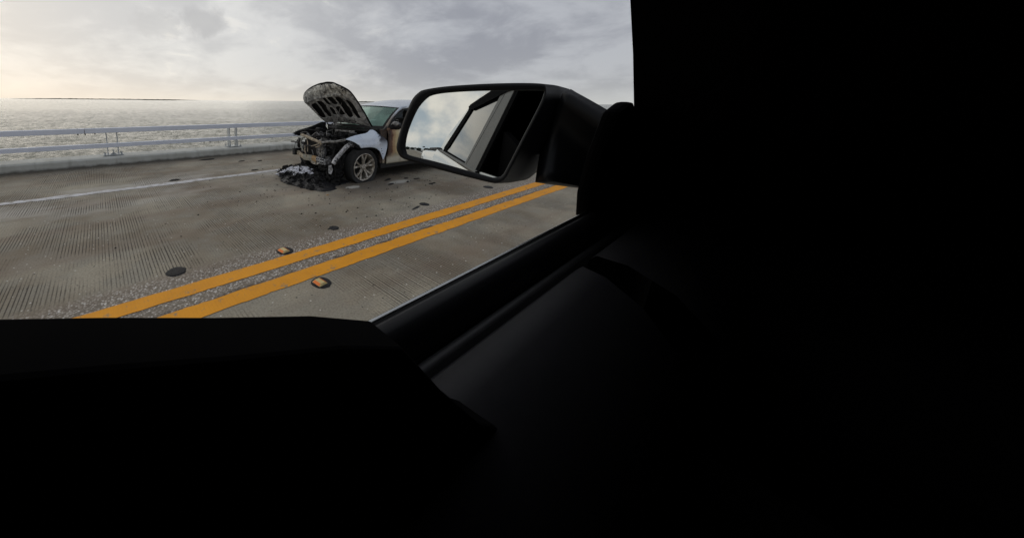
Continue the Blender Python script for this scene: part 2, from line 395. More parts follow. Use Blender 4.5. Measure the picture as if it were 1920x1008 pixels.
# ------------------------------------------------------------------ setting: water, deck, kerb, markings
WATER_Z = -4.0
def chop(x, y):
    f = 1 - min(1, max(0, (y - 150) / 90)); e = min(1, max(0, (y - 27) / 4))
    a = noise.noise(Vector((x * .55 + .3 * y, y * .62, 0))); b_ = noise.noise(Vector((x * 1.15, y * 1.35 + x * .2, 4))); c_ = noise.noise(Vector((x * .16, y * .2, 8)))
    return .62 * f * e * (.26 * (1 - 2 * abs(a)) * (.6 + .8 * abs(c_)) + .12 * (1 - 2 * abs(b_)) + .15 * c_ - .12)
b = MB(); b.grid(8, 8, lambda u, v: (-6000 + 12000 * u, -6000 + 12000 * v, WATER_Z - .30))
NR, NC = 330, 480; yr = [26 * (250 / 26) ** (i / NR) for i in range(NR + 1)]
def wpt(u, v):
    y = yr[round(u * NR)]; x = y * (-.45 + 1.75 * v); return Vector((x, y, WATER_Z + chop(x, y) - (.33 if u in (0.0, 1.0) or v in (0.0, 1.0) else 0)))
b.grid(NR, NC, wpt)
tag(b.build('water', M['water'], smooth=True), kind='structure')
X0, X1 = -300, 120
b = MB(); b.box((X0, -3.2, -1.0), (X1, 8.64, 0)); tag(b.build('road', M['deck']), kind='structure')
b = MB(); b.prism([(X0, 8.64, -1.0), (X0, 8.64, .155), (X0, 8.67, .185), (X0, 9.14, .20), (X0, 9.17, .17), (X0, 9.17, -1.0)], (X1 - X0, 0, 0))
tag(b.build('kerb', M['kerb'], bevel=.008), kind='structure')
b = MB(); b.prism([(X0, -3.2, -1.0), (X0, -3.2, .155), (X0, -3.23, .185), (X0, -3.57, .20), (X0, -3.6, -1.0)], (X1 - X0, 0, 0))
tag(b.build('kerb', M['kerb'], bevel=.008), kind='structure')
def stripe(y0, y1, name, mat, z=.004, amp=.010, xa=-30, xb=50, step=.04):
    b = MB(); n = int((xb - xa) / step); vs = []
    for i in range(n + 1):
        x = xa + (xb - xa) * i / n
        vs += [(x, y0 + amp * (nz((x * 4, 0, y0 * 5)) + .7 * nz((x * 19, 3, y0 * 5))), z), (x, y1 + amp * (nz((x * 4, 5, y1 * 5)) + .7 * nz((x * 19, 8, y1 * 5))), z)]
    b.add(vs, [(2 * i, 2 * i + 2, 2 * i + 3, 2 * i + 1) for i in range(n)])
    return tag(b.build(name, mat), kind='structure')
stripe(2.438, 2.602, 'road_marking', M['yellow'])
stripe(2.118, 2.284, 'road_marking', M['yellow'])
stripe(6.10, 6.26, 'road_marking', M['white_line'], amp=.03)
stripe(-1.6, -1.48, 'road_marking', M['white_line'], amp=.02)

# ------------------------------------------------------------------ bridge railing
def railing(ybase, sgn, label, ka, kb):
    rail = empty('bridge_railing', (0, ybase, .19)); tag(rail, label, 'railing', 'bridge railings')
    def yy(q): return ybase + sgn * q
    def bx(mb, x0, x1, ya, yb, z0, z1):
        a, c = sorted((yy(ya), yy(yb))); mb.box((x0, a, z0), (x1, c, z1))
    xa, xb = .2 + 2.91 * ka - 1, .2 + 2.91 * kb + 1
    b = MB(); bx(b, xa, xb, -.045, .045, .728, .840); b.build('top_rail', M['steel_rail'], rail, bevel=.008)
    b = MB(); bx(b, xa, xb, -.045, .035, .388, .484); b.build('lower_rail', M['steel_rail'], rail, bevel=.008)
    first = None
    for k in range(ka, kb + 1):
        xc = .205 + 2.91 * k
        if first is None:
            posts = []
            for s in (-1, 1):
                b = MB(); out = [(-.01, .206), (-.01, .22), (.02, .36), (.035, .50), (.045, .735), (.20, .735), (.215, .5), (.235, .3), (.25, .206)]
                b.prism([(xc + s * .105 - .010, yy(q + .012), z) for q, z in out], (.020, 0, 0)); posts.append(b.build('post', M['galv'], rail))
            b = MB(); bx(b, xc - .20, xc + .20, -.06, .27, .199, .213); pl = b.build('base_plate', M['galv'], rail, bevel=.003)
            for q, r_ in ((-.165, -.03), (.165, -.03), (-.165, .24), (.165, .24)):
                b = MB(); b.cyl((xc + q, yy(r_), .235), (0, 0, 1), .012, .05, 8); b.cyl((xc + q, yy(r_), .222), (0, 0, 1), .022, .018, 6)
                b.build('bolt', M['galv'], pl)
            first = (xc, posts, pl)
        else:
            off = (xc - first[0], 0, 0)
            for o in first[1]: copy_child(o, rail, off)
            copy_child(first[2], rail, off)
    return rail, yy
R1, yy1 = railing(8.86, 1, 'pale blue-grey two-bar steel railing on the kerb between the road and the bay', -14, 14)
railing(-3.4, -1, 'two-bar steel railing on the kerb on the near side, behind the truck', -12, 4)
# splice bolts under the rails
for x in (-.42, -.29, -.11):
    for z in (.735, .83):
        b = MB(); b.cyl((x, 8.86, z - .012), (0, 0, 1), .014, .05, 8); b.build('splice_bolt', M['bolt'], R1)
for x in (2.28, 2.44, 2.66, 2.82):
    b = MB(); b.cyl((x, 8.855, .382), (0, 0, 1), .013, .05, 8); b.build('splice_bolt', M['bolt'], R1)
b = MB(); b.box((-.30, 8.8135, .733), (-.292, 8.8155, .827)); b.build('rail_joint', M['bolt'], R1)
b = MB(); b.prism([(.135, 8.84, .214), (.275, 8.84, .214), (.225, 8.84, .262), (.185, 8.84, .262)], (0, .012, 0)); b.cyl((.205, 8.833, .30), (0, 0, 1), .011, .09, 8)
b.build('centre_bracket', M['galv'], R1)

# ------------------------------------------------------------------ islands on the horizon
def island(pts, label, h, w=60, name='mangrove_island', seed=0):
    """low wooded strip: pts are the two ends in metres"""
    a, c = Vector(pts[0]), Vector(pts[1]); L = (c - a).length; dd = (c - a).normalized(); nn_ = Vector((-dd.y, dd.x))
    n = max(24, int(L / 9)); b = MB(); vs = []
    for i in range(n + 1):
        u = i / n; q = a + (c - a) * u
        e = min(1, 6 * u, 6 * (1 - u))
        top = h * e * (.55 + .55 * abs(nz((i * .31, seed, 0))) + .5 * max(0, nz((i * .9, seed, 3))))
        p0 = q - nn_ * w / 2; p1 = q + nn_ * w / 2
        vs += [(p0.x, p0.y, WATER_Z - 1), (p0.x, p0.y, WATER_Z + top * .8), (q.x, q.y, WATER_Z + top), (p1.x, p1.y, WATER_Z + top * .7), (p1.x, p1.y, WATER_Z - 1)]
    b.add(vs, [(5 * i + k, 5 * i + 5 + k, 5 * i + 6 + k, 5 * i + 1 + k) for i in range(n) for k in range(4)])
    return tag(b.build(name, M['tree_far']), label, 'island')
def dirp(dx_, dy_, D): return (dx_ * D, dy_ * D)
island([dirp(-.16, .987, 2600), dirp(.245, .9695, 2700)], 'long low wooded island along the horizon at the left', 7, seed=1)
island([dirp(.10, .995, 2100), dirp(.185, .983, 2100)], 'short darker islet in front of the long low island at the left', 6, seed=2)
island([dirp(.535, .845, 2400), dirp(.60, .80, 2400)], 'small dark islet just left of the raised hood', 7, seed=3)
island([dirp(.625, .78, 2500), dirp(.714, .70, 2450)], 'thin wooded strip on the horizon above the car windshield', 8, seed=4)
island([dirp(.716, .698, 1900), dirp(.93, .367, 1700)], 'darker wooded shore on the horizon above the car roof', 11, seed=5)
# the shore behind the truck, seen in the mirror
b = MB(); b.grid(30, 12, lambda u, v: (-300 - 260 * u, -170 + 300 * v, WATER_Z - 1 + 6.7 * min(1, 8 * u + .0) * min(1, 8 * v, 8 * (1 - v))))
tag(b.build('shore_ground', M['kerb']), kind='structure')
def tree(x, y, h, palm, lab):
    t0 = empty('palm_tree' if palm else 'shore_tree', (x, y, -.4)); tag(t0, lab, 'tree', 'trees on the shore behind the truck')
    b = MB(); b.tube([(x, y, -.4), (x + .3, y, h * .5), (x + .1, y + .3, h * (.95 if palm else .6))], .22, 6, 1, .12); b.build('trunk', M['bolt'], t0)
    b = MB()
    for i in range(16 if palm else 200):
        if palm:
            a = i * 2.4; r = 1.5; q = Vector((x + .1, y + .3, h * .95)); e = Vector((math.cos(a), math.sin(a), 0)); s_ = Vector((-e.y, e.x, 0)) * .35
            p1 = q + e * r * .55 + Vector((0, 0, .5)); p2 = q + e * r + Vector((0, 0, -.7))
            b.add([q, p1 - s_, p1 + s_, p2], [(0, 1, 2), (1, 3, 2)])
        else:
            a = random.uniform(0, 2 * PI); e = random.random() ** .5; zz = random.uniform(.03, 1)
            q = Vector((x + math.cos(a) * e * h * .8, y + math.sin(a) * e * h * .8, h * zz * (1.05 - .25 * e)))
            sz = .55; u_ = Vector([random.uniform(-1, 1) for _ in range(3)]).normalized() * sz; v_ = Vector([random.uniform(-1, 1) for _ in range(3)]).normalized() * sz
            b.add([q - u_, q + v_, q + u_, q - v_], [(0, 1, 2, 3)])
    b.build('crown', M['tree_far'], t0)
island([(-620, -260), (-560, 170)], 'low dark wooded shore on the horizon behind the truck, seen in the wing mirror', 9, seed=9)
for i in range(44):
    y = -45 + i * 3.2 + random.uniform(-2, 2); palm = i % 5 == 1
    tree(-305 - random.uniform(0, 30), y, random.uniform(2.2, 3.6) * (1.3 if palm else 1), palm, 'dark %s on the shore reflected small in the wing mirror' % ('palm' if palm else 'bushy tree'))

# ------------------------------------------------------------------ road markers and bitumen pads
def pad_mb(cx, cy, rx, ry, h=.007, seed=0, n=36, rough=.10):
    b = MB(); vs = []; rings = [(0, 1), (.6, 1), (.9, .9), (1.0, .0)]
    for (rr, hh) in rings[1:]:
        for k in range(n):
            a = 2 * PI * k / n
            j = 1 + rough * nz((math.cos(a) * 2.1 + seed * 3, math.sin(a) * 2.1, seed)) + rough * .5 * nz((math.cos(a) * 6, math.sin(a) * 6, seed))
            vs.append((cx + rx * rr * j * math.cos(a), cy + ry * rr * j * math.sin(a), .001 + h * hh + .0015 * nz((k * .9, rr * 5, seed)) * (rr < 1)))
    vs.append((cx, cy, .001 + h)); c = len(vs) - 1
    fs = [(r_ * n + k, r_ * n + (k + 1) % n, (r_ + 1) * n + (k + 1) % n, (r_ + 1) * n + k) for r_ in range(2) for k in range(n)]
    fs += [(k, (k + 1) % n, c) for k in range(n)]
    b.add(vs, fs); return b
def marker(cx, cy, lab, seed, rot):
    root = empty('road_marker', (cx, cy, 0)); tag(root, lab, 'road marker', 'yellow road markers beside the centre lines')
    pad_mb(cx + .014, cy, .084, .088, .006, seed).build('bitumen_pad', M['bitumen'], root, smooth=True)
    R_ = Matrix.Rotation(rot, 4, 'Z')
    def loc(q): v = R_ @ Vector(q); return (v.x + cx, v.y + cy, v.z)
    w_, l_ = .05, .045
    b = MB(); bot = [(-l_, -w_, .006), (l_, -w_, .006), (l_, w_, .006), (-l_, w_, .006)]; top = [(-l_ * .45, -w_ * .82, .024), (l_ * .45, -w_ * .82, .024), (l_ * .45, w_ * .82, .024), (-l_ * .45, w_ * .82, .024)]
    b.add([loc(q) for q in bot + top], [(3, 2, 1, 0), (4, 5, 6, 7), (0, 1, 5, 4), (1, 2, 6, 5), (2, 3, 7, 6), (3, 0, 4, 7)])
    body = b.build('marker_body', M['marker_yellow'], root, bevel=.002)
    for s in (-1, 1):
        b = MB(); q0 = [(s * (l_ * .93 + .0015), -w_ * .8, .009), (s * (l_ * .93 + .0015), w_ * .8, .009), (s * (l_ * .5 + .0015), w_ * .72, .0235), (s * (l_ * .5 + .0015), -w_ * .72, .0235)]
        b.prism([loc(q) for q in q0], (s * .0012, 0, .0008)); b.build('reflector', M['marker_orange'], root)
marker(1.42, 2.70, 'yellow and orange road marker on the car side of the double yellow line', 1, .15)
marker(1.40, 2.02, 'yellow and orange road marker on the near side of the double yellow line', 2, .12)
for (x, y, r, lab, sd) in ((.44, 2.87, .085, 'largest round black bitumen pad, nearest the camera at the lower left', 3), (2.21, 2.905, .062, 'round black bitumen pad just above the upper yellow marker, left of the car tyre line', 4),
                           (3.89, 2.90, .075, 'round black bitumen pad with a dark streak beside it', 5), (5.69, 2.905, .085, 'round black bitumen pad under the wing mirror', 6)):
    o = pad_mb(x, y, r, r * .98, .007, sd).build('bitumen_pad', M['bitumen'], None, smooth=True); tag(o, lab, 'bitumen pad', 'round black pads where road markers came off')
def flake(name, x, y, lx, ly, rot, lab, mat, seed, h=.006, cat='debris'):
    b = MB(); n = 12; vs = []
    for k in range(n):
        a = 2 * PI * k / n; j = 1 + .45 * nz((math.cos(a) * 1.7 + seed, math.sin(a) * 1.7, seed * .7))
        u, v = lx * j * math.cos(a), ly * j * math.sin(a)
        vs.append((x + u * math.cos(rot) - v * math.sin(rot), y + u * math.sin(rot) + v * math.cos(rot), .001))
    m_ = [(q[0] * .7 + x * .3, q[1] * .7 + y * .3, h * (1 + .7 * nz((q[0] * 40, q[1] * 40, seed)))) for q in vs]
    b.add(vs + m_, [(k, (k + 1) % n, (k + 1) % n + n, k + n) for k in range(n)] + [tuple(range(n, 2 * n))])
    o = b.build(name, mat); tag(o, lab, cat, 'charred scraps lying on the road'); return o
flake('bitumen_streak', 3.66, 2.86, .13, .022, .25, 'dark curved streak beside a round bitumen pad near the double line', M['bitumen'], 1)
for i, (x, y, lx, ly, r, lab) in enumerate((
    (1.07, 6.40, .11, .05, .1, 'flat dark scrap beyond the white line at the left'),
    (2.70, 6.45, .10, .04, .1, 'small dark scrap beyond the white line, left of the debris heap'),
    (2.2, 8.25, .20, .08, .1, 'dark scrap at the foot of the kerb below the railing posts'),
    (2.85, 7.6, .10, .04, .3, 'thin dark scrap between the kerb and the debris heap'),
    (3.25, 7.4, .07, .04, .3, 'tiny dark scrap between the heap and the kerb'),
    (5.05, 3.62, .10, .028, .0, 'thin black scrap below the wing mirror'),
    (4.55, 4.27, .13, .035, .3, 'black scrap beside the front wheel of the burnt car'),
    (4.95, 4.16, .07, .03, .1, 'curled black scrap in the pale powder behind the front wheel'),
    (5.10, 4.02, .08, .025, -.2, 'flat black scrap at the far end of the pale powder'),
    (4.35, 4.00, .09, .03, .2, 'thin black scrap in front of the tyre'),
    (2.95, 4.06, .035, .02, .2, 'small brown scrap on the road in front of the heap'),
    (4.75, 3.95, .05, .02, .4, 'short black scrap at the edge of the pale powder'))):
    flake('charred_scrap', x, y, lx, ly, r, lab, M['char'] if i != 10 else M['orange_tan'], i * 3.1 + 2, .012)
b = MB(); rnd = random.Random(5)
for i in range(420):
    x = rnd.gauss(3.9, 1.5); y = rnd.gauss(4.4, 1.3)
    if y > 8.5 or y < 2.9: continue
    s = rnd.uniform(.006, .022); a = rnd.uniform(0, 6.28)
    q = Vector((x, y, .001)); e = Vector((math.cos(a), math.sin(a), 0)) * s; f = Vector((-e.y, e.x, 0)) * rnd.uniform(.3, .8)
    b.add([q - e, q - f, q + e, q + f, q + Vector((0, 0, s * .6))], [(0, 1, 4), (1, 2, 4), (2, 3, 4), (3, 0, 4)])
tag(b.build('ember_crumbs', M['char']), 'fine charred crumbs scattered over the road round the burnt car', kind='stuff')

# ================================================================== the photographer's truck
T = empty('pickup_truck', (0, .19, 0)); tag(T, 'white pickup truck the photo is taken from, with black wing mirror and door sill', 'pickup truck')
def lean(z): return .19 - .35 * (z - 1.31)
def belt(x): return 1.295 + max(0, -(x + .3)) * .045
# door top seen from inside: moulding, wiper strip, groove, door card
def along(sec, xs, name, mat, smooth=True, bevel=0):
    b = MB(); n = len(sec(xs[0])); vs = []
    for x in xs: vs += [(x, y, z) for y, z in sec(x)]
    b.add(vs, [(i * n + k, (i + 1) * n + k, (i + 1) * n + k + 1, i * n + k + 1) for i in range(len(xs) - 1) for k in range(n - 1)])
    return b.build(name, mat, T, smooth=smooth, bevel=bevel)
xs = [-.3 + .05 * i for i in range(33)]
along(lambda x: [(.201, 1.272), (.2, 1.291), (.1985, 1.2950), (.1965, 1.2955), (.194, 1.293), (.192, 1.28)], xs, 'belt_moulding', M['moulding'])
along(lambda x: [(.1935, 1.27), (.193, 1.2925), (.186, 1.2965), (.176, 1.293), (.168, 1.283), (.164, 1.26)], xs, 'wiper_strip', M['black_plastic'])
along(lambda x: [(.175, 1.22), (.163, 1.262), (.150, 1.262), (.145, 1.20)], xs, 'inner_seal', M['rubber'])
along(lambda x: [(.146, 1.235), (.144, 1.262), (.136, 1.272), (.11, 1.268), (.07, 1.245), (.035, 1.205), (.02, 1.15), (.015, 1.0), (.012, .7)],
      [x for x in xs if x <= .60], 'door_card', M['door_card'])
along(lambda x: [(.146, 1.235), (.144, 1.262), (.136, 1.272), (.10, 1.272), (.05, 1.252), (.01, 1.215), (-.01, 1.15), (-.015, 1.0), (-.018, .7)],
      [.608 + .05 * i for i in range(18)], 'door_card_front', M['door_card'])
# added dark rise that blocks the bright road below the window
b = MB()
pad = [(.30, 1.20), (.20, 1.280), (.150, 1.335), (.113, 1.381), (.075, 1.3995), (.030, 1.417), (-.004, 1.431), (-.035, 1.443), (-.07, 1.455), (-.25, 1.51), (-.28, 1.0), (.30, 1.0)]
b.prism([(x, .09, z) for x, z in pad], (0, .026, 0)); b.build('added_view_block', M['cab_dark'], T, bevel=.002)
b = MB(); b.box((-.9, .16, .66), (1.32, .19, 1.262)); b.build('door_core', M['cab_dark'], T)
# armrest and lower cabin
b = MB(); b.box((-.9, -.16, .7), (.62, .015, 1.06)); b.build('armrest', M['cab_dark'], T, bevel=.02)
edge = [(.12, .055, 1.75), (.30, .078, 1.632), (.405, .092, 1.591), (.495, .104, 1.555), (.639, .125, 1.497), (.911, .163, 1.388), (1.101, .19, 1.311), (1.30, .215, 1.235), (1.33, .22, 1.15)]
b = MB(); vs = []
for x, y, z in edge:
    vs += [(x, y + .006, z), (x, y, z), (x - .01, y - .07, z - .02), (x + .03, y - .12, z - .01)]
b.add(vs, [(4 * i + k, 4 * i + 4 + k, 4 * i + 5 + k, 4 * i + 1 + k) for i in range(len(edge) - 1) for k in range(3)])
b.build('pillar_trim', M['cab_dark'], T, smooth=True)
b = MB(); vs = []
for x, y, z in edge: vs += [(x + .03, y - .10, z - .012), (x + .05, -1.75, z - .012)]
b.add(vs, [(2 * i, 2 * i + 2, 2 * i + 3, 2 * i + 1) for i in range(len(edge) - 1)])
b.build('added_windscreen_block', M['cab_dark'], T)  # added black sheet closing off the windscreen to keep the cab dark
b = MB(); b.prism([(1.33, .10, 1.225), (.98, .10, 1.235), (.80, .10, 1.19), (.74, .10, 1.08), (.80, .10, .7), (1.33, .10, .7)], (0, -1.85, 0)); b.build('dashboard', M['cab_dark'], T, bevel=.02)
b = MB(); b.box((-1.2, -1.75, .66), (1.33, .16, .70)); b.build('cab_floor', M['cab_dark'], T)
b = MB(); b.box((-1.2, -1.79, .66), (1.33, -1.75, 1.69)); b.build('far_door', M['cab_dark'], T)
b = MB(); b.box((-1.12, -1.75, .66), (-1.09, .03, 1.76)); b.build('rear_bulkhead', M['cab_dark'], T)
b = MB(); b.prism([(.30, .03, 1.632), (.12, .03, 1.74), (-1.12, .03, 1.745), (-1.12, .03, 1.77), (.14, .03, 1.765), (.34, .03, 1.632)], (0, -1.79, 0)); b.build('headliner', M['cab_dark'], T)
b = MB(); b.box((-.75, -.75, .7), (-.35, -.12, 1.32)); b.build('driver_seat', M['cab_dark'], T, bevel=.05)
# outside: roof rail, window frames, B pillar, rear door glass, body side
def leaned(poly, name, mat, out=0.0, th=.012, bevel=0, parent=None, k=.30):
    b = MB(); b.prism([(x, .19 - k * (z - 1.31) + out, z) for x, z in poly], (0, th, 0)); return b.build(name, mat, parent or T, bevel=bevel)
leaned([(-.35, 1.285), (-.75, 1.31), (-.60, 1.78), (-.31, 1.76)], 'pillar_cover', M['pillar_gloss'], 0, .012)
leaned([(-.27, 1.28), (-.35, 1.285), (-.31, 1.76), (-.23, 1.76)], 'door_frame', M['cab_dark'], -.004, .012)
leaned([(-.690, 1.29), (-.700, 1.29), (-.497, 1.76), (-.487, 1.76)], 'door_gap', M['rubber'], .001, .0125)
leaned([(-.74, 1.315), (-2.35, 1.385), (-2.22, 1.427), (-1.60, 1.80), (-.60, 1.80)], 'rear_door_glass', M['dark_glass'], -.006, .006)
leaned([(-2.15, 1.427), (-2.61, 1.428), (-2.50, 1.37), (-.66, 1.30), (-.66, 1.318), (-2.25, 1.392)], 'window_seal', M['cab_dark'], 0, .008)
leaned([(-2.15, 1.425), (-2.61, 1.428), (-1.90, 1.80), (-1.92, 1.842), (-1.60, 1.80)], 'window_seal', M['cab_dark'], .001, .009)
leaned([(.20, 1.725), (.10, 1.76), (-.30, 1.82), (-.99, 1.841), (-1.84, 1.856), (-1.92, 1.842), (-1.78, 1.80), (-1.56, 1.772), (-1.06, 1.757), (-.45, 1.74), (.0, 1.70), (.18, 1.66)][::-1], 'rain_visor', M['cab_dark'], .014, .004)
leaned([(-1.90, 1.80), (-2.61, 1.428), (-2.62, 1.372), (-3.10, 1.38), (-3.14, 1.46), (-3.02, 1.56), (-2.45, 1.712), (-2.10, 1.828), (-1.98, 1.868), (-1.48, 1.895), (-.8, 1.895), (-.2, 1.86), (.15, 1.785), (.22, 1.745), (.2, 1.73), (.1, 1.76), (-.3, 1.82), (-.99, 1.841), (-1.84, 1.856), (-1.92, 1.842)], 'roof_rail', M['truck_white'], -.012, .012)
b = MB(); b.grid(10, 10, lambda u, v: (.30 - 3.0 * u, .03 - 1.8 * v, 1.75 + .06 * (1 - abs(2 * u - 1) ** 3) + .07 * math.sin(PI * v))); b.build('cab_roof', M['truck_white'], T, smooth=True, solid=.01)
def body(x, side=0):
    zt = belt(x) - .018
    flare = .03 * max(0, min(1, (-x - 2.0)))
    return [(.205, zt), (.222, zt - .02), (.242 + flare * .5, zt - .12), (.262 + flare, zt - .30), (.262 + flare, zt - .55), (.24, zt - .8), (.20, zt - .92)]
bx_ = [1.35 - .1 * i for i in range(45)]
along(body, bx_, 'cab_side', M['truck_white'])
along(lambda x: [(.200, belt(x) + .002), (.214, belt(x) - .002), (.214, belt(x) - .02), (.200, belt(x) - .024)], [-.30 - .08 * i for i in range(30)], 'rear_belt_moulding', M['pillar_gloss'])
b = MB(); b.box((-.703, .228, .60), (-.697, .2645, 1.20)); b.build('door_shut_line', M['rubber'], T)
def bedsec(x):
    f = min(1, max(0, (-x - 3.05) / .9)) * .09
    return [(.05, 1.30), (.10, 1.37), (.19 + f * .8, 1.376), (.225 + f, 1.35), (.25 + f, 1.22), (.275 + f, 1.02), (.27 + f, .8), (.23, .5)]
along(bedsec, [-3.07 - .1 * i for i in range(21)], 'bed_side', M['truck_white'])
b = MB(); b.box((-5.11, -1.75, .5), (-5.07, .30, 1.35)); b.build('tailgate', M['truck_white'], T)
b = MB(); b.box((-5.05, -1.6, .75), (-3.1, .12, .80)); b.build('bed_floor', M['rubber'], T)
for k in range(5):
    b = MB(); b.box((-5.0 + k * .38, -1.55, 1.385), (-4.70 + k * .38, .20, 1.43)); b.build('cover_slat', M['soot'], T, bevel=.01)
b = MB(); b.cyl((-2.80, .19, 1.40), (0, 1, 0), .022, .04, 12); b.build('fuel_cap', M['rubber'], T)
# front wing and hood beyond the door
b = MB(); b.grid(14, 12, lambda u, v: (1.33 + 1.35 * u, .24 - 2.0 * v, 1.215 - .10 * u * u - .05 * (abs(2 * v - 1)) ** 6)); b.build('hood', M['truck_white'], T, smooth=True)
along(lambda x: [(.235, 1.165 - .1 * ((x - 1.33) / 1.35) ** 2), (.26, 1.05), (.27, .85), (.25, .5)], [1.35 + .15 * i for i in range(10)], 'front_wing', M['truck_white'])
for x in (1.9, -4.1):
    for y in (.15, -1.7):
        b = MB(); b.cyl((x, y, .40), (0, 1, 0), .40, .26, 32); wh = b.build('wheel', M['tyre'], T, bevel=.03)
        b = MB(); b.cyl((x, y + .02, .40), (0, 1, 0), .24, .25, 24); b.build('rim', M['galv'], wh)
# wing mirror
Pm = Vector((.72, .3992, 1.4308)); nm = Vector((-.939, -.3362, .0727)).normalized(); am = Vector((.3371, -.9415, 0)); bmv = Vector((.0685, .0245, .9974))
def mp(u, v, off=0): return Pm + am * u + bmv * v + nm * off
G = [(-0.1176, 0.0877), (-0.1348, 0.0772), (-0.1515, 0.0557), (-0.1646, 0.0243), (-0.1746, -0.011), (-0.1778, -0.0416), (-0.1743, -0.059), (-0.1628, -0.0691), (-0.087, -0.0792), (0.024, -0.0977), (0.0415, -0.0985), (0.053, -0.0934), (0.059, -0.0821), (0.0848, -0.0017), (0.1058, 0.0634), (0.1115, 0.0871), (0.1104, 0.0938), (0.1063, 0.0964), (0.0038, 0.0974), (-0.0748, 0.094)]
O = [(-0.1369, 0.1007), (-0.1532, 0.0924), (-0.1661, 0.0771), (-0.1766, 0.0489), (-0.1892, 0.0041), (-0.1981, -0.0418), (-0.1951, -0.0611), (-0.1804, -0.0775), (-0.1484, -0.0844), (-0.0706, -0.0976), (0.0303, -0.11), (0.0498, -0.1084), (0.0598, -0.1012), (0.0655, -0.088), (0.0917, -0.0038), (0.1115, 0.0597), (0.1163, 0.0847), (0.1137, 0.1007), (0.1037, 0.1103), (0.0265, 0.1126), (-0.0762, 0.1086)]
def resample(poly, n):
    """closed Catmull-Rom through poly, n points, starting at the leftmost"""
    q = [Vector((a, c_)) for a, c_ in poly]; s = min(range(len(q)), key=lambda i: q[i].x); q = q[s:] + q[:s]
    N = len(q); pts = []
    for i in range(N):
        p0, p1, p2, p3 = q[i - 1], q[i], q[(i + 1) % N], q[(i + 2) % N]
        for k in range(8):
            t_ = k / 8
            pts.append(.5 * ((2 * p1) + (p2 - p0) * t_ + (2 * p0 - 5 * p1 + 4 * p2 - p3) * t_ ** 2 + (3 * p1 - p0 - 3 * p2 + p3) * t_ ** 3))
    pts.append(pts[0]); Ls = [0]
    for a_, c_ in zip(pts, pts[1:]): Ls.append(Ls[-1] + (c_ - a_).length)
    out = []; j = 0
    for k in range(n):
        tt = Ls[-1] * k / n
        while Ls[j + 1] < tt: j += 1
        f = (tt - Ls[j]) / max(1e-9, Ls[j + 1] - Ls[j]); out.append(pts[j].lerp(pts[j + 1], f))
    return out
NM = 96; g2 = resample(G, NM); o2 = resample(O, NM); cen = Vector((-.02, 0))
b = MB(); vs = [mp(*(cen + (q - cen) * 1.015), -.004) for q in g2]; b.add(vs, [tuple(range(NM))])
f_ = Vector((1, -.22, -.05))
rings = [([cen + (q - cen) * .985 for q in g2], -.012, Vector()), ([cen + (q - cen) * .995 for q in g2], .002, Vector()), ([a_.lerp(c_, .5) for a_, c_ in zip(g2, o2)], .008, Vector()),
         ([a_.lerp(c_, .92) for a_, c_ in zip(g2, o2)], .005, Vector()), (o2, -.004, Vector()), (o2, 0, f_ * .04), ([cen + (q - cen) * .97 for q in o2], 0, f_ * .085),
         ([cen + (q - cen) * .85 for q in o2], 0, f_ * .125), ([cen + (q - cen) * .5 for q in o2], 0, f_ * .15), ([cen + (q - cen) * .05 for q in o2], 0, f_ * .155)]
hb = MB(); vs = []
for poly, off, sh in rings: vs += [mp(q.x, q.y, off) + sh for q in poly]
hb.add(vs, [(r_ * NM + k, r_ * NM + (k + 1) % NM, (r_ + 1) * NM + (k + 1) % NM, (r_ + 1) * NM + k) for r_ in range(len(rings) - 1) for k in range(NM)])
side = hb.build('side_mirror', M['black_plastic'], T, smooth=True)
b.build('mirror_glass', M['mirror_silver'], side)
b = MB(); b.grid(12, 10, lambda u, v: Vector((.775, .285, 1.335)).lerp(Vector((.80, .27, 1.525)), v).lerp(Vector((1.02, .16, 1.29)).lerp(Vector((.80, .14, 1.43)), v), u) + Vector((.03 * math.sin(PI * v), .02 * math.sin(PI * v), 0)))
b.build('mirror_arm', M['black_plastic'], side, smooth=True, solid=.03)
leaned([(.80, 1.27), (1.16, 1.27), (1.12, 1.305), (.911, 1.39), (.70, 1.475), (.60, 1.505), (.57, 1.49), (.62, 1.42), (.70, 1.34)], 'mirror_sail', M['cab_dark'], .0, .022, bevel=.008, k=.35)

# ================================================================== the burnt car (nose towards -X, driver's side towards the camera)
CAR = empty('burnt_car', (5.3, 5.32, 0)); tag(CAR, 'white crossover car with a burnt-out front and raised hood in the far lane', 'car')
YC = 5.32; YL = 4.40; YR = 2 * YC - YL
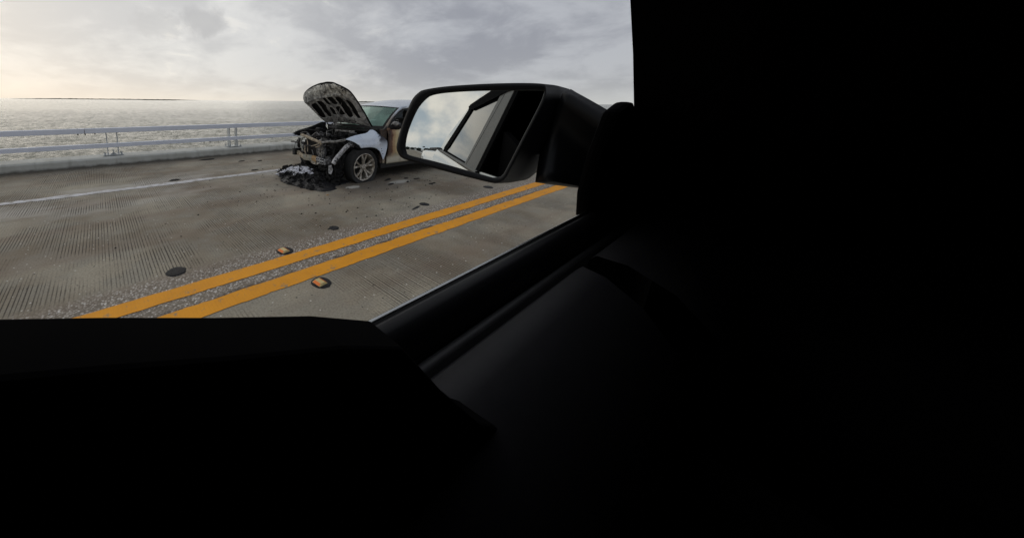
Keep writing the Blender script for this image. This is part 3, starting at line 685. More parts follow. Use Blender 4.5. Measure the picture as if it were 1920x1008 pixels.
# --- wheels
def wheel(cx, y, s, burnt, flat=.0):
    """s = -1 when the outer face looks to -Y"""
    R_ = .345; prof = [(.0, .258), (.012, .264), (.01, .28), (.008, .32), (.0, .335), (.02, .343), (.06, .345), (.17, .345), (.21, .343), (.228, .33), (.22, .28), (.215, .265), (.215, .258)]
    b = MB(); n = 56; vs = []
    for k in range(n):
        a = 2 * PI * k / n
        for d_, r_ in prof:
            z = R_ - flat * .5 + r_ * math.sin(a); dz_ = 0
            if z < .004: z = .004
            bulge = max(0, .11 - z) * .35 if flat else 0
            vs.append((cx + r_ * math.cos(a), y - s * (d_ - (bulge if d_ < .05 else 0)), z))
    m_ = len(prof)
    b.add(vs, [(k * m_ + j, ((k + 1) % n) * m_ + j, ((k + 1) % n) * m_ + j + 1, k * m_ + j + 1) for k in range(n) for j in range(m_ - 1)])
    W_ = b.build('wheel', M['tyre'], CAR, smooth=True)
    zc_ = R_ - flat * .5
    b = MB(); prof2 = [(.006, .262), (-.004, .258), (.0, .246), (.05, .235), (.12, .225), (.20, .23)]; vs = []
    for k in range(n):
        a = 2 * PI * k / n
        vs += [(cx + r_ * math.cos(a), y - s * d_, zc_ + r_ * math.sin(a)) for d_, r_ in prof2]
    m_ = len(prof2)
    b.add(vs, [(k * m_ + j, ((k + 1) % n) * m_ + j, ((k + 1) % n) * m_ + j + 1, k * m_ + j + 1) for k in range(n) for j in range(m_ - 1)])
    b.build('rim', M['rim_burnt'] if burnt else M['galv'], W_, smooth=True)
    b = MB(); b.cyl((cx, y - s * .14, zc_), (0, 1, 0), .16, .03, 28); b.build('brake_disc', M['rim_dark'], W_)
    for k in range(5):
        for e in (-1, 1):
            a = 2 * PI * k / 5 + .32; a0 = a + e * .10; a1 = a + e * .24; rot = lambda r, an, w_: None
            b = MB(); vs = []
            for (r_, an, w_, d_) in ((.045, a + e * .22, .016, .035), (.12, a0 + e * .05, .013, .024), (.250, a1, .020, .0)):
                ca, sa = math.cos(an), math.sin(an)
                for q, dd_ in ((-w_, 0), (w_, 0), (w_, .035), (-w_, .035)):
                    vs.append((cx + r_ * ca - q * sa, y - s * (d_ + dd_), zc_ + r_ * sa + q * ca))
            b.add(vs, [(i * 4 + k_, i * 4 + (k_ + 1) % 4, (i + 1) * 4 + (k_ + 1) % 4, (i + 1) * 4 + k_) for i in range(2) for k_ in range(4)] + [(3, 2, 1, 0), (8, 9, 10, 11)])
            b.build('spoke', M['rim_burnt'] if burnt else M['galv'], W_, bevel=.003)
    b = MB(); b.cyl((cx, y - s * .038, zc_), (0, 1, 0), .052, .05, 20); b.build('hub', M['rim_burnt'] if burnt else M['galv'], W_, bevel=.006)
    for k in range(5):
        a = 2 * PI * k / 5; b = MB(); b.cyl((cx + .03 * math.cos(a), y - s * .012, zc_ + .03 * math.sin(a)), (0, 1, 0), .006, .012, 6); b.build('lug_nut', M['rim_dark'], W_)
wheel(4.055, 4.41, -1, True, .135)
wheel(4.055, YR - .01, 1, True, .12)
wheel(6.78, 4.41, -1, False); wheel(6.78, YR - .01, 1, False)

# --- front fenders: a skin between the top edge and the arch edge
def poly_at(pts, x):
    for (a, c_), (e, g) in zip(pts, pts[1:]):
        if a <= x <= e: return c_ + (g - c_) * (x - a) / (e - a + 1e-9)
    return pts[0][1] if x < pts[0][0] else pts[-1][1]
ftop = [(3.59, .836), (3.70, .866), (3.855, .89), (4.118, .914), (4.19, .938), (4.25, .968), (4.34, .962), (4.44, .88), (4.56, .79), (4.612, .74)]
farch = [(3.59, .830), (3.70, .80), (3.784, .765), (3.877, .71), (3.926, .652), (3.98, .655), (4.132, .655), (4.25, .64), (4.33, .615), (4.418, .557), (4.475, .465), (4.514, .386), (4.53, .372), (4.57, .46), (4.612, .62)]
def fender(mirror, mat, top=ftop, arch=farch, keep=1.0):
    b = MB(); xa, xb = 3.59, 4.61
    def fn(u, v):
        x = xa + (xb - xa) * u; zt = poly_at(top, x); za = poly_at(arch, x); z = za + (zt - za) * v
        bul = .035 * math.exp(-((z - .70) / .05) ** 2) * (1 if x < 4.5 else .5)     # raised arch lip
        y = YL + .012 - .02 * math.sin(PI * min(1, max(0, (z - .3) / .6))) - bul * .35 + max(0, z - .80) ** 1.35 * 1.15
        y += .02 * max(0, 3.9 - x)
        y += .004 * nz((x * 9, z * 9, 2))
        return Vector((x, 2 * YC - y if mirror else y, z + .004 * nz((x * 22, 7, 0)) * (v > .97)))
    b.grid(52, 16, fn)
    return b.build('fender', mat, CAR, smooth=True, solid=.006)
fd = fender(False, M['fender_paint'])
fd['label'] = 'scorched pale blue-white fender'
fender(True, M['char'], top=[(a, c_ - .02 + .05 * nz((a * 8, 1, 1))) for a, c_ in ftop])['label'] = 'charred black fender'
b = MB(); b.box((4.165, YL - .012, .700), (4.245, YL + .004, .722)); b.build('side_lamp', M['rim_dark'], CAR)
for x, z in ((4.03, .692), (4.38, .655), (4.455, .60), (4.47, .56), (4.50, .50)):
    b = MB(); b.cyl((x, YL - .004, z), (0, 1, 0), .009, .016, 8); b.build('clip_hole', M['rim_dark'], CAR)
# wheel-house liners
for y0, y1 in ((4.43, 4.72), (2 * YC - 4.72, 2 * YC - 4.43)):
    for cx, r_ in ((4.055, .39), (6.78, .37)):
        b = MB(); b.grid(20, 2, lambda u, v: (cx + r_ * math.cos(PI * .62 * u), y0 + (y1 - y0) * v, .33 + r_ * .92 * math.sin(PI * .62 * u))); b.build('wheel_liner', M['char'], CAR, smooth=True, solid=.01)

# --- engine bay: side rails, towers, firewall, engine and burnt clutter
b = MB(); b.box((4.42, YL + .10, .30), (4.50, YR - .10, .97)); b.build('firewall', M['char'], CAR, bevel=.02)
for y in (4.66, YR - .36):
    b = MB(); b.box((3.38, y, .36), (4.45, y + .10, .50)); b.build('chassis_rail', M['soot'], CAR, bevel=.01)
for y in (4.74, YR - .34):
    b = MB(); b.cyl((4.05, y, .72), (.15, 0, 1), .13, .34, 20); b.build('strut_tower', M['char'], CAR, bevel=.02)
    b = MB(); b.cyl((4.03, y, .90), (.15, 0, 1), .075, .03, 20); b.build('strut_cap', M['grey_part'], CAR, bevel=.004)
b = MB()
def lump(b, c_, r_, seed, amp=.35, nu=18, nv=12, f=2.2):
    c_ = Vector(c_); r_ = Vector(r_)
    def fn(u, v):
        th, ph = 2 * PI * u, PI * v
        d_ = Vector((math.cos(th) * math.sin(ph), math.sin(th) * math.sin(ph), math.cos(ph)))
        k = 1 + amp * noise.noise(d_ * f + Vector((seed, seed * 1.7, 0))) + amp * .6 * noise.noise(d_ * f * 3 + Vector((seed, 0, 3)))
        return c_ + Vector((d_.x * r_.x, d_.y * r_.y, d_.z * r_.z)) * k
    b.grid(nu, nv, fn)
lump(b, (3.92, 5.35, .50), (.34, .42, .24), 3, .5, 40, 26, 3); b.build('engine_block', M['char'], CAR)
b = MB(); lump(b, (3.72, 5.0, .60), (.14, .22, .14), 8, .45, 30, 20, 3); b.build('intake_manifold', M['grey_part'], CAR)
b = MB(); lump(b, (3.95, 5.62, .74), (.16, .22, .09), 11, .5, 30, 20, 3); b.build('air_box', M['grey_part'], CAR)
b = MB(); lump(b, (3.78, 4.78, .60), (.14, .12, .18), 14, .5, 26, 18, 3); b.build('battery', M['char'], CAR)
b = MB(); lump(b, (4.15, 5.05, .80), (.2, .35, .06), 17, .6, 30, 20, 3); b.build('melted_cover', M['char_gloss'], CAR)
rnd = random.Random(11)
for i in range(46):
    y = rnd.uniform(4.65, 6.0); x = rnd.uniform(3.45, 4.3); z = rnd.uniform(.55, .84)
    a = Vector((x, y, z)); e = Vector((rnd.uniform(-.25, .25), rnd.uniform(-.35, .35), rnd.uniform(-.14, .08)))
    mid = a + e * .5 + Vector((0, 0, rnd.uniform(-.03, .10)))
    b = MB(); b.tube([a, a.lerp(mid, .6), mid, mid.lerp(a + e, .5) + Vector((0, 0, .01)), a + e], rnd.uniform(.006, .018), 7)
    b.build(rnd.choice(('hose', 'cable', 'pipe')), M[rnd.choice(('char', 'soot', 'char', 'grey_part', 'char_gloss', 'ash_metal'))], CAR, smooth=True)
for i in range(34):
    y = rnd.uniform(4.6, 6.05); x = rnd.uniform(3.42, 4.35); z = rnd.uniform(.45, .78); s = rnd.uniform(.03, .09)
    b = MB(); b.box((x - s, y - s * .7, z - s * .4), (x + s, y + s * .7, z + s * .4), rot=Matrix.Rotation(rnd.uniform(0, 3), 3, Vector((rnd.random(), rnd.random(), rnd.random())).normalized()))
    b.build('burnt_fitting', M[rnd.choice(('char', 'soot', 'grey_part', 'char'))], CAR, bevel=.006)
# bars visible across the bay
def bar(pts, r, name, mat, flat=1.0, n=6): b = MB(); b.tube(pts, r, n, flat); return b.build(name, M[mat], CAR)
bar([(4.02, 4.70, .93), (3.99, 5.05, .915), (4.02, 5.30, .91)], .018, 'strut_brace', 'ash_metal')
bar([(4.02, 5.30, .91), (4.12, 5.38, .87), (4.2, 5.36, .80)], .012, 'brake_pipe', 'soot')
bar([(3.66, 5.1, .84), (3.74, 5.22, .90), (3.95, 5.3, .92)], .012, 'brake_pipe', 'ash_metal')
bar([(3.55, 5.95, .86), (3.70, 5.85, .90), (3.85, 5.7, .87), (3.9, 5.55, .80)], .012, 'wiring_loom', 'soot')
bar([(3.48, 5.75, .80), (3.44, 5.45, .785), (3.37, 5.1, .762), (3.35, 4.82, .74)], .030, 'core_support', 'tan_burnt', 1.2)
bar([(3.35, 4.82, .748), (3.40, 4.70, .77), (3.50, 4.56, .785), (3.62, 4.46, .82)], .022, 'core_support_arm', 'ash_metal', 1.0)
bar([(3.35, 4.82, .735), (3.33, 4.90, .66), (3.32, 4.98, .645)], .014, 'latch_bracket', 'tan_burnt')
bar([(3.35, 4.86, .735), (3.30, 4.95, .69), (3.30, 5.1, .65)], .009, 'latch_rod', 'tan_burnt')
bar([(3.32, 4.98, .645), (3.29, 5.18, .655), (3.28, 5.30, .64)], .012, 'lower_tie', 'soot')
bar([(3.28, 5.30, .645), (3.24, 5.24, .55), (3.22, 5.14, .45)], .011, 'lower_tie', 'tan_burnt')
bar([(3.42, 5.80, .42), (3.36, 5.86, .52), (3.38, 5.84, .64), (3.44, 5.76, .72), (3.5, 5.66, .74)], .008, 'bent_rod', 'soot')
bar([(3.42, 5.62, .75), (3.36, 5.60, .66), (3.34, 5.52, .57), (3.34, 5.46, .49)], .024, 'radiator_bracket', 'green_grey', .6)
bar([(3.46, 5.52, .76), (3.42, 5.42, .66), (3.38, 5.36, .5)], .012, 'radiator_bracket', 'tan_burnt')
bar([(3.43, 5.70, .60), (3.40, 5.60, .54), (3.32, 5.5, .50), (3.30, 5.34, .51)], .014, 'bent_rod', 'soot')
b = MB(); lump(b, (3.40, 5.72, .60), (.04, .05, .06), 5, .4); b.build('horn', M['char'], CAR)
bar([(3.5, 4.62, .72), (3.46, 4.60, .58), (3.44, 4.60, .45)], .022, 'radiator_frame', 'char')
b = MB(); b.box((3.46, 4.95, .36), (3.50, 5.60, .72)); b.build('radiator', M['char'], CAR, bevel=.01)
b = MB(); b.cyl((3.43, 4.95, .56), (1, 0, .1), .15, .04, 24); b.build('fan_ring', M['grey_part'], CAR, bevel=.008)
for k in range(7):
    a = k * .9; b = MB(); b.box((3.40, 4.95 - .012, .56), (3.412, 4.95 + .02, .69), rot=Matrix.Rotation(a, 3, 'X'), piv=(3.41, 4.95, .56)); b.build('fan_blade', M['ash_metal'], CAR)
# bumper beam, crash box with holes
def beam(y0, y1, name, mat, h=.055, t_=.03):
    def X(y): return 3.31 + .30 * ((y - 5.15) / .75) ** 2 * .45
    b = MB(); n = 12; vs = []
    for i in range(n + 1):
        y = y0 + (y1 - y0) * i / n; x = X(y); zc_ = .405 + .012 * math.sin(y * 9)
        vs += [(x, y, zc_ - h), (x - .008, y, zc_), (x, y, zc_ + h), (x + t_, y, zc_ + h), (x + t_, y, zc_ - h)]
    b.add(vs, [(5 * i + k, 5 * i + (k + 1) % 5, 5 * i + 5 + (k + 1) % 5, 5 * i + 5 + k) for i in range(n) for k in range(5)] + [(4, 3, 2, 1, 0), tuple(5 * n + k for k in range(5))])
    return b.build(name, M[mat], CAR)
beam(5.10, 5.46, 'bumper_beam', 'green_grey'); beam(5.46, 5.86, 'bumper_beam', 'tan_burnt', .045)
beam(4.96, 5.098, 'energy_absorber', 'orange_tan', .05, .04)
br = beam(4.72, 4.958, 'perforated_bracket', 'pale_alloy', .052)
for y in (4.76, 4.82, 4.88, 4.93):
    for z in (.378, .432):
        b = MB(); b.cyl((3.345 - .012 if y < 4.9 else 3.335 - .012, y, z), (1, 0, 0), .013, .034, 8); b.build('hole', M['rim_dark'], br)
b = MB(); lump(b, (3.40, 4.66, .42), (.04, .06, .07), 21, .4); b.build('bracket_end', M['grey_part'], CAR)
# curved fender support arm, perforated at its lower end
b = MB(); pts = [(3.36, .40), (3.40, .46), (3.47, .53), (3.56, .61), (3.66, .69), (3.78, .735)]; vs = []
for i, (x, z) in enumerate(pts):
    j = min(i + 1, 5); k = max(i - 1, 0); d_ = Vector((pts[j][0] - pts[k][0], pts[j][1] - pts[k][1])).normalized(); nn_ = Vector((-d_.y, d_.x)) * .038
    vs += [(x + nn_.x, 4.46, z + nn_.y), (x, 4.445, z), (x - nn_.x, 4.46, z - nn_.y), (x - nn_.x, 4.50, z - nn_.y), (x + nn_.x, 4.50, z + nn_.y)]
b.add(vs, [(5 * i + k, 5 * i + (k + 1) % 5, 5 * i + 5 + (k + 1) % 5, 5 * i + 5 + k) for i in range(5) for k in range(5)] + [(4, 3, 2, 1, 0), tuple(25 + k for k in range(5))])
sa = b.build('fender_support', M['pale_alloy'], CAR, bevel=.004)
for x, z in ((3.385, .46), (3.415, .43), (3.43, .49), (3.46, .465), (3.72, .70), (3.69, .735)):
    b = MB(); b.cyl((x, 4.452, z), (0, 1, 0), .012, .03, 8); b.build('hole', M['rim_dark'], sa)
b = MB(); lump(b, (3.78, 4.47, .74), (.07, .03, .06), 33, .5); b.build('crumpled_bracket', M['grey_part'], CAR)
b = MB(); b.prism([(3.33, 4.56, .36), (3.37, 4.53, .37), (3.39, 4.52, .28), (3.36, 4.53, .20), (3.335, 4.55, .22)], (-.012, .012, 0)); b.build('hanging_strip', M['pale_alloy'], CAR, bevel=.003)
bar([(3.42, 4.52, .38), (3.44, 4.50, .22), (3.42, 4.5, .06)], .010, 'hanging_cable', 'char')
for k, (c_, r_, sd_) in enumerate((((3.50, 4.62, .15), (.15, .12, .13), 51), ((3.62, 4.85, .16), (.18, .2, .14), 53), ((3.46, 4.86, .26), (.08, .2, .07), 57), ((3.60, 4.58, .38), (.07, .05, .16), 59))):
    b = MB(); lump(b, c_, r_, sd_, .5, 26, 18, 3); b.build('dark_gap_lump', M['char'], CAR)  # char lumps added as dark shadow fill between the heap and the tyre
# far fender edge rising like a charred blade, ragged
b = MB(); b.prism([(3.46, 6.10, .80), (3.62, 6.12, .86), (3.95, 6.12, .93), (4.25, 6.12, 1.03), (4.35, 6.10, 1.02), (4.35, 6.10, .70), (3.6, 6.10, .74)], (0, .02, 0)); b.build('fender_rail', M['char_gloss'], CAR)
# hood hinges, prop
for y in (4.62, 6.02):
    bar([(4.44, y, .94), (4.34, y, .98), (4.30, y, 1.06)], .014, 'hood_hinge', 'soot')
bar([(3.82, 5.05, .86), (3.88, 5.04, 1.2), (3.955, 5.02, 1.50)], .0045, 'hood_prop', 'ash_metal')
bar([(3.80, 5.02, .86), (3.86, 5.1, 1.05), (3.92, 5.1, 1.30)], .003, 'loose_wire', 'soot')

# --- the raised hood: outer skin and a pierced inner frame
HN = [(4.35, 1.02), (4.15, 1.265), (3.955, 1.487), (3.735, 1.685), (3.50, 1.805)]       # near edge, (x, z) from hinge to nose
HF = [(4.30, 1.03), (4.06, 1.195), (3.85, 1.37), (3.69, 1.51), (3.655, 1.70)]             # far edge, sagged and curled
def crv(pts, u):
    n_ = len(pts) - 1; k = min(n_ - 1e-6, max(0, u * n_)); i = int(k); f = k - i
    p0, p1, p2, p3 = pts[max(0, i - 1)], pts[i], pts[i + 1], pts[min(n_, i + 2)]
    return tuple(.5 * (2 * b_ + (c_ - a_) * f + (2 * a_ - 5 * b_ + 4 * c_ - d_) * f * f + (d_ - a_ - 3 * c_ + 3 * b_) * f ** 3) for a_, b_, c_, d_ in zip(p0, p1, p2, p3))
def hood_pt(s, q, inset=0.0):
    """s: 0 hinge..1 nose, q: -1 near..1 far, inset: towards the underside"""
    s_ = s * (1 - .05 * max(0, abs(q) - .55) ** 2 / .2 * max(0, s - .6) / .4)
    xn, zn = crv(HN, s_); xf, zf = crv(HF, s_); f = (q + 1) / 2
    x, z = xn + (xf - xn) * f, zn + (zf - zn) * f
    ta = Vector((crv(HN, min(1, s + .03))[0] - crv(HN, max(0, s - .03))[0], crv(HN, min(1, s + .03))[1] - crv(HN, max(0, s - .03))[1])).normalized()
    nrm = Vector((ta.y, 0, -ta.x))
    wdt = (.73 + .03 * s) * (1 - .13 * max(0, (s - .72) / .28) ** 2)
    crown = (.05 + .055 * s * s) * (1 - abs(q) ** 2.2)
    return Vector((x, YC - .05 + wdt * q, z)) + nrm * (crown + .008 * nz((s * 3, q * 3, 4)) - inset)
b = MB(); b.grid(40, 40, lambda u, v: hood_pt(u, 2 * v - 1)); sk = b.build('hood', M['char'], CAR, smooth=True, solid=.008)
pockets = []   # (s0, s1, q0, q1) openings of the inner frame
for (q0, q1, s0, s1) in ((-.86, -.62, .20, .60), (-.56, -.30, .22, .68), (-.24, -.04, .24, .44), (-.24, -.04, .49, .70), (.04, .24, .24, .44), (.04, .24, .49, .70), (.30, .52, .22, .66), (.58, .80, .20, .60)):
    pockets.append((s0, s1, q0, q1))
def in_pocket(s, q):
    for s0, s1, q0, q1 in pockets:
        sh = .10 * (s - .4) * (1 if q < 0 else -1) + .015 * math.sin(9 * s)
        a = (s - (s0 + s1) / 2) / ((s1 - s0) / 2); c_ = (q - sh - (q0 + q1) / 2) / ((q1 - q0) / 2)
        if abs(a + .12 * nz((q0 * 9, s * 7, 1))) ** 4 + abs(c_ + .22 * nz((s * 9, q0 * 7, 5))) ** 4 < 1: return True
    for k in range(7):
        if abs(q - .86) < .025 and abs(s - (.22 + .06 * k)) < .018: return True
    for k in range(5):
        if abs(s - .12) < .018 and abs(q - (-.5 + .25 * k)) < .035: return True
    return False
def frame_pt(u, v):
    s = .03 + .94 * u; q = (2 * v - 1) * .965
    dep = .055 * min(1, (1 - abs(q)) * 9, s * 12, (1 - s) * 10) + .006
    rib = .012 * math.cos(q * 16) * (.2 < s < .7)
    crumple = (.020 * nz((s * 9, q * 6, 1)) + .012 * nz((s * 25, q * 14, 2))) * min(1, max(0, (s - .64) / .1))
    fold = .035 * max(0, 1 - abs(s - .72) / .03) * (abs(q) < .8)
    ridge = .018 * max(0, 1 - abs(q + .06 + .3 * (s - .9)) / .05) * (s > .7)
    return hood_pt(s, q, dep + rib + crumple + fold * .5 + ridge)
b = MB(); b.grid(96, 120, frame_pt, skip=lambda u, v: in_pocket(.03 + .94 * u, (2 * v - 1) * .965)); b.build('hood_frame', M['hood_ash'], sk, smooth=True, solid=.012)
b = MB(); b.grid(30, 30, lambda u, v: hood_pt(.05 + .9 * u, (2 * v - 1) * .93, .022)); b.build('hood_liner', M['char'], sk, smooth=True)

# --- windshield, pillars, roof
def ws(u, t_):
    """u 0 base..1 top, t -1 near..1 far"""
    x = (4.28 + .34 * t_ * t_) * (1 - u) + (4.93 + .23 * t_ * t_) * u
    z = .965 + (.445 - .035 * t_ * t_) * u + .035 * math.sin(PI * u)
    return Vector((x, YC + t_ * (.80 * (1 - u) + .70 * u), z))
b = MB(); b.grid(14, 20, lambda u, v: ws(u, 2 * v - 1)); b.build('windshield', M['wind_glass'], CAR, smooth=True)
b = MB()
for (ua, ub, va, vb) in ((.955, 1.0, -1, 1), (0, .10, -1, 1)):
    b.grid(2, 30, lambda u, v: ws(ua + (ub - ua) * u, va + (vb - va) * v) + Vector((-.004, 0, .005)))
b.grid(16, 2, lambda u, v: ws(u, -1 + .05 * v) + Vector((-.004, -.002, .005))); b.grid(16, 2, lambda u, v: ws(u, 1 - .05 * v) + Vector((-.004, .002, .005)))
b.build('windshield_border', M['rim_dark'], CAR, smooth=True)
b = MB(); b.grid(3, 24, lambda u, v: ws(0, 2 * v - 1) + Vector((-.17 + .17 * u, 0, -.045 + .03 * u + .008 * nz((v * 20, u * 3, 0))))); b.build('cowl', M['char'], CAR, solid=.012)
for t0, t1 in ((-.72, -.1), (-.02, .66)):
    b = MB(); b.tube([ws(.02, t0) + Vector((-.04, 0, .02)), ws(.10, (t0 + t1) / 2) + Vector((-.02, 0, .02)), ws(.16, t1) + Vector((-.01, 0, .018))], .008, 6); b.build('wiper', M['char'], CAR)
def mirY(v_): return Vector((v_.x, 2 * YC - v_.y, v_.z))
outer = [(4.52, .93), (4.665, .98), (4.85, 1.156), (5.10, 1.305), (5.24, 1.36), (5.40, 1.40)]
for side_ in (0, 1):
    b = MB()
    def pil(u, v):
        q = smooth_lerp([(x, 4.455 + (z - .95) * .38, z) for x, z in outer], u); g = ws(min(1, u * 1.0), -1) + Vector((-.002, -.004, .006))
        if u > .98: g = Vector((5.17, 4.63, 1.395))
        r_ = g.lerp(q, v) + Vector((-.3, -.5, .4)).normalized() * .022 * math.sin(PI * v)
        return mirY(r_) if side_ else r_
    b.grid(24, 6, pil); b.build('front_pillar', M['scorched_pillar'], CAR, smooth=True, solid=.008)
def roof_pt(u, v):
    t_ = 2 * v - 1; front = 4.93 + .23 * t_ * t_; x = front + (7.35 - front) * u
    wdt = .70 + .035 * min(1, u * 6) - .03 * u
    z = 1.405 - .035 * t_ * t_ + (.14 - .02 * t_ * t_) * (1 - (1 - min(1, u * 2.2)) ** 2) - .10 * max(0, u - .5) ** 1.6 - .035 * abs(t_) ** 5
    return Vector((x, YC + wdt * t_, z))
b = MB(); b.grid(40, 24, roof_pt); b.build('roof', M['white_paint'], CAR, smooth=True, solid=.01)
for sd in (0, 1):
    def railp(u, v):
        a = roof_pt(.02 + .98 * u, 0); x = a.x
        lowz = 1.335 + .085 * (1 - (1 - min(1, u * 3.2)) ** 2) - .10 * max(0, u - .55); q = Vector((x + .22 * (1 - u) , 4.455 + (lowz - .95) * .38, lowz)); a.x = q.x
        r_ = a.lerp(q, v) + Vector((0, -.012, .008)) * math.sin(PI * v); return mirY(r_) if sd else r_
    b = MB(); b.grid(30, 5, railp); b.build('roof_side', M['white_paint'], CAR, smooth=True, solid=.008)
    # doors
    def side_pt(x, z):
        y = YL + .035 - .04 * math.sin(PI * min(1, max(0, (z - .25) / .75))) + .02 * math.exp(-((z - .42) / .05) ** 2) + max(0, z - .9) * .25
        y -= .012 * math.exp(-((z - .86) / .02) ** 2)
        return Vector((x, 2 * YC - y if sd else y, z))
    for nm_, xa, xb, mt in (('front_door', 4.645, 5.72, M['burnt_door'] if not sd else M['white_paint']), ('rear_door', 5.735, 6.62, M['white_paint'])):
        b = MB()
        def dfn(u, v):
            z = .285 + (.985 + (xa + (xb - xa) * u - 4.6) * .03 - .285) * v
            xs_ = xb
            if nm_ == 'rear_door' and z < .72: xs_ = 6.62 - (.72 - z) * .55
            x = xa + (xs_ - xa) * u
            return side_pt(x, z)
        b.grid(30, 24, dfn); dr = b.build(nm_, mt, CAR, smooth=True, solid=.02)
        b = MB(); zz = .80; hx = xb - .20; q = side_pt(hx, zz); sgn = 1 if sd else -1
        b.tube([q + Vector((0, sgn * .01, 0)), q + Vector((.03, sgn * .04, .005)), q + Vector((.13, sgn * .04, .005)), q + Vector((.16, sgn * .01, 0))], .011, 8); b.build('handle', M['white_paint'], dr, smooth=True)
    b = MB()
    wpoly = [(4.72, 1.0), (4.86, 1.14), (5.10, 1.285), (5.24, 1.335), (5.66, 1.375), (5.66, 1.03)]
    wy = lambda z: (4.455 + (z - .95) * .38 + .008)
    f3 = lambda x, z, o=0: (x, (2 * YC - wy(z) - o) if sd else wy(z) + o, z)
    b.add([f3(x, z) for x, z in ([(5.74, 1.03), (5.74, 1.38), (6.55, 1.35), (6.75, 1.20), (6.6, 1.06)])], [(0, 1, 2, 3, 4)]); b.build('rear_side_glass', M['side_glass'], CAR)
    b = MB(); b.prism([f3(x, z) for x, z in [(5.655, .98), (5.745, .98), (5.745, 1.40), (5.655, 1.395)]], (0, .02 if not sd else -.02, 0)); b.build('centre_pillar', M['rim_dark'], CAR)
    b = MB()
    fr = [(4.70, .99), (4.86, 1.16), (5.10, 1.305), (5.24, 1.355), (5.66, 1.395)]
    vs = [];
    for (x, z), (x2, z2) in zip(fr, [(4.76, 1.0), (4.885, 1.135), (5.11, 1.28), (5.25, 1.33), (5.66, 1.37)]): vs += [f3(x, z, -.004), f3(x2, z2, -.004)]
    b.add(vs, [(2 * i, 2 * i + 1, 2 * i + 3, 2 * i + 2) for i in range(4)]); b.build('window_frame', M['rim_dark'], CAR, solid=.012)
    b = MB(); b.prism([f3(x, z, -.006) for x, z in [(4.72, .975), (4.86, .98), (4.86, 1.12)]], (0, .015 if not sd else -.015, 0)); b.build('quarter_panel_trim', M['rim_dark'], CAR)
    # sill, rear quarter
    b = MB(); q = .03; b.box((4.50, (YR - .10) if sd else YL + .03, .20), (6.42, (YR - .03) if sd else YL + .10, .29)); b.build('sill', M['rim_dark'], CAR, bevel=.01)
    b = MB()
    def qfn(u, v):
        x = 6.63 + 1.22 * u; z0 = .30; d2 = .40 ** 2 - (x - 6.78) ** 2
        if d2 > 0: z0 = max(z0, .33 + math.sqrt(d2))
        z = z0 + ((1.07 - .02 * u) - z0) * v; r_ = side_pt(x, z)
        ins = .22 * max(0, u - .6) ** 2 * 6.25 * .8; r_.y += -ins if sd else ins
        return r_
    b.grid(34, 16, qfn); b.build('rear_quarter', M['white_paint'], CAR, smooth=True, solid=.01)
    b = MB(); b.grid(10, 6, lambda u, v: (lambda q: mirY(q) if sd else q)(Vector((6.62 + .95 * u + .12 * (1 - v), 4.46 + .16 * v + .1 * u * u, 1.05 + (.32 - .10 * u) * v)))); b.build('rear_pillar', M['white_paint'], CAR, smooth=True, solid=.01)
b = MB(); b.grid(12, 16, lambda u, v: (7.88 - .42 * max(0, u - .5) * 1.1 + .06 * math.sin(PI * u) - .15 * abs(2 * v - 1) ** 3, YC + (.86 - .14 * u) * (2 * v - 1), .42 + .98 * u)); tg = b.build('tailgate', M['white_paint'], CAR, smooth=True, solid=.02)
b = MB(); b.box((7.74, YC - .84, .26), (7.92, YC + .84, .50)); b.build('rear_bumper', M['rim_dark'], CAR, bevel=.04)
for y in (YC - .76, YC + .66):
    b = MB(); b.box((7.80, y, .82), (7.90, y + .10, 1.02)); b.build('tail_lamp', M['lamp_red'], CAR, bevel=.02)
b = MB(); b.box((4.5, YL + .12, .24), (7.8, YR - .12, .30)); b.build('floor_pan', M['char'], CAR)
# cabin
for y in (4.82, 5.52):
    b = MB(); b.box((5.35, y, .3), (5.85, y + .5, .62)); st_ = b.build('seat', M['seat'], CAR, bevel=.05)
    b = MB(); b.box((5.75, y, .55), (5.9, y + .5, 1.12), rot=Matrix.Rotation(.18, 3, 'Y'), piv=(5.8, y, .6)); b.build('backrest', M['seat'], st_, bevel=.05)
    b = MB(); b.box((5.90, y + .13, 1.13), (5.98, y + .37, 1.30)); b.build('headrest', M['seat'], st_, bevel=.03)
b = MB(); b.box((6.55, YL + .2, .3), (6.75, YR - .2, 1.08)); b.build('rear_seat', M['seat'], CAR, bevel=.05)
b = MB(); b.prism([(4.5, YL + .14, .90), (4.95, YL + .14, .95), (5.0, YL + .14, .85), (4.95, YL + .14, .5), (4.5, YL + .14, .5)], (0, 1.56, 0)); b.build('dashboard', M['char'], CAR, bevel=.03)
b = MB(); ring = [(5.12 + .07 * math.sin(a), 5.0 + .18 * math.cos(a), .92 + .17 * math.sin(a)) for a in [2 * PI * k / 24 for k in range(25)]]; b.tube(ring, .014, 6); b.build('steering_wheel', M['rim_dark'], CAR, smooth=True)
# door mirror, melted
b = MB(); lump(b, (4.70, 4.27, 1.05), (.085, .11, .075), 41, .22, 30, 20, 1.6); dm = b.build('door_mirror', M['char_gloss'], CAR, smooth=True)
b = MB(); lump(b, (4.665, 4.25, 1.085), (.055, .075, .045), 43, .15, 24, 16, 1.5); b.build('mirror_cap', M['ash_metal'], dm, smooth=True)
b = MB(); b.tube([(4.72, 4.34, 1.0), (4.74, 4.42, .99), (4.76, 4.47, .99)], .03, 8); b.build('mirror_foot', M['char'], dm)
b = MB(); b.tube([(4.72, 4.30, 1.16), (4.80, 4.33, 1.155), (4.86, 4.36, 1.14)], .007, 6); b.build('bent_trim', M['ash_metal'], CAR)
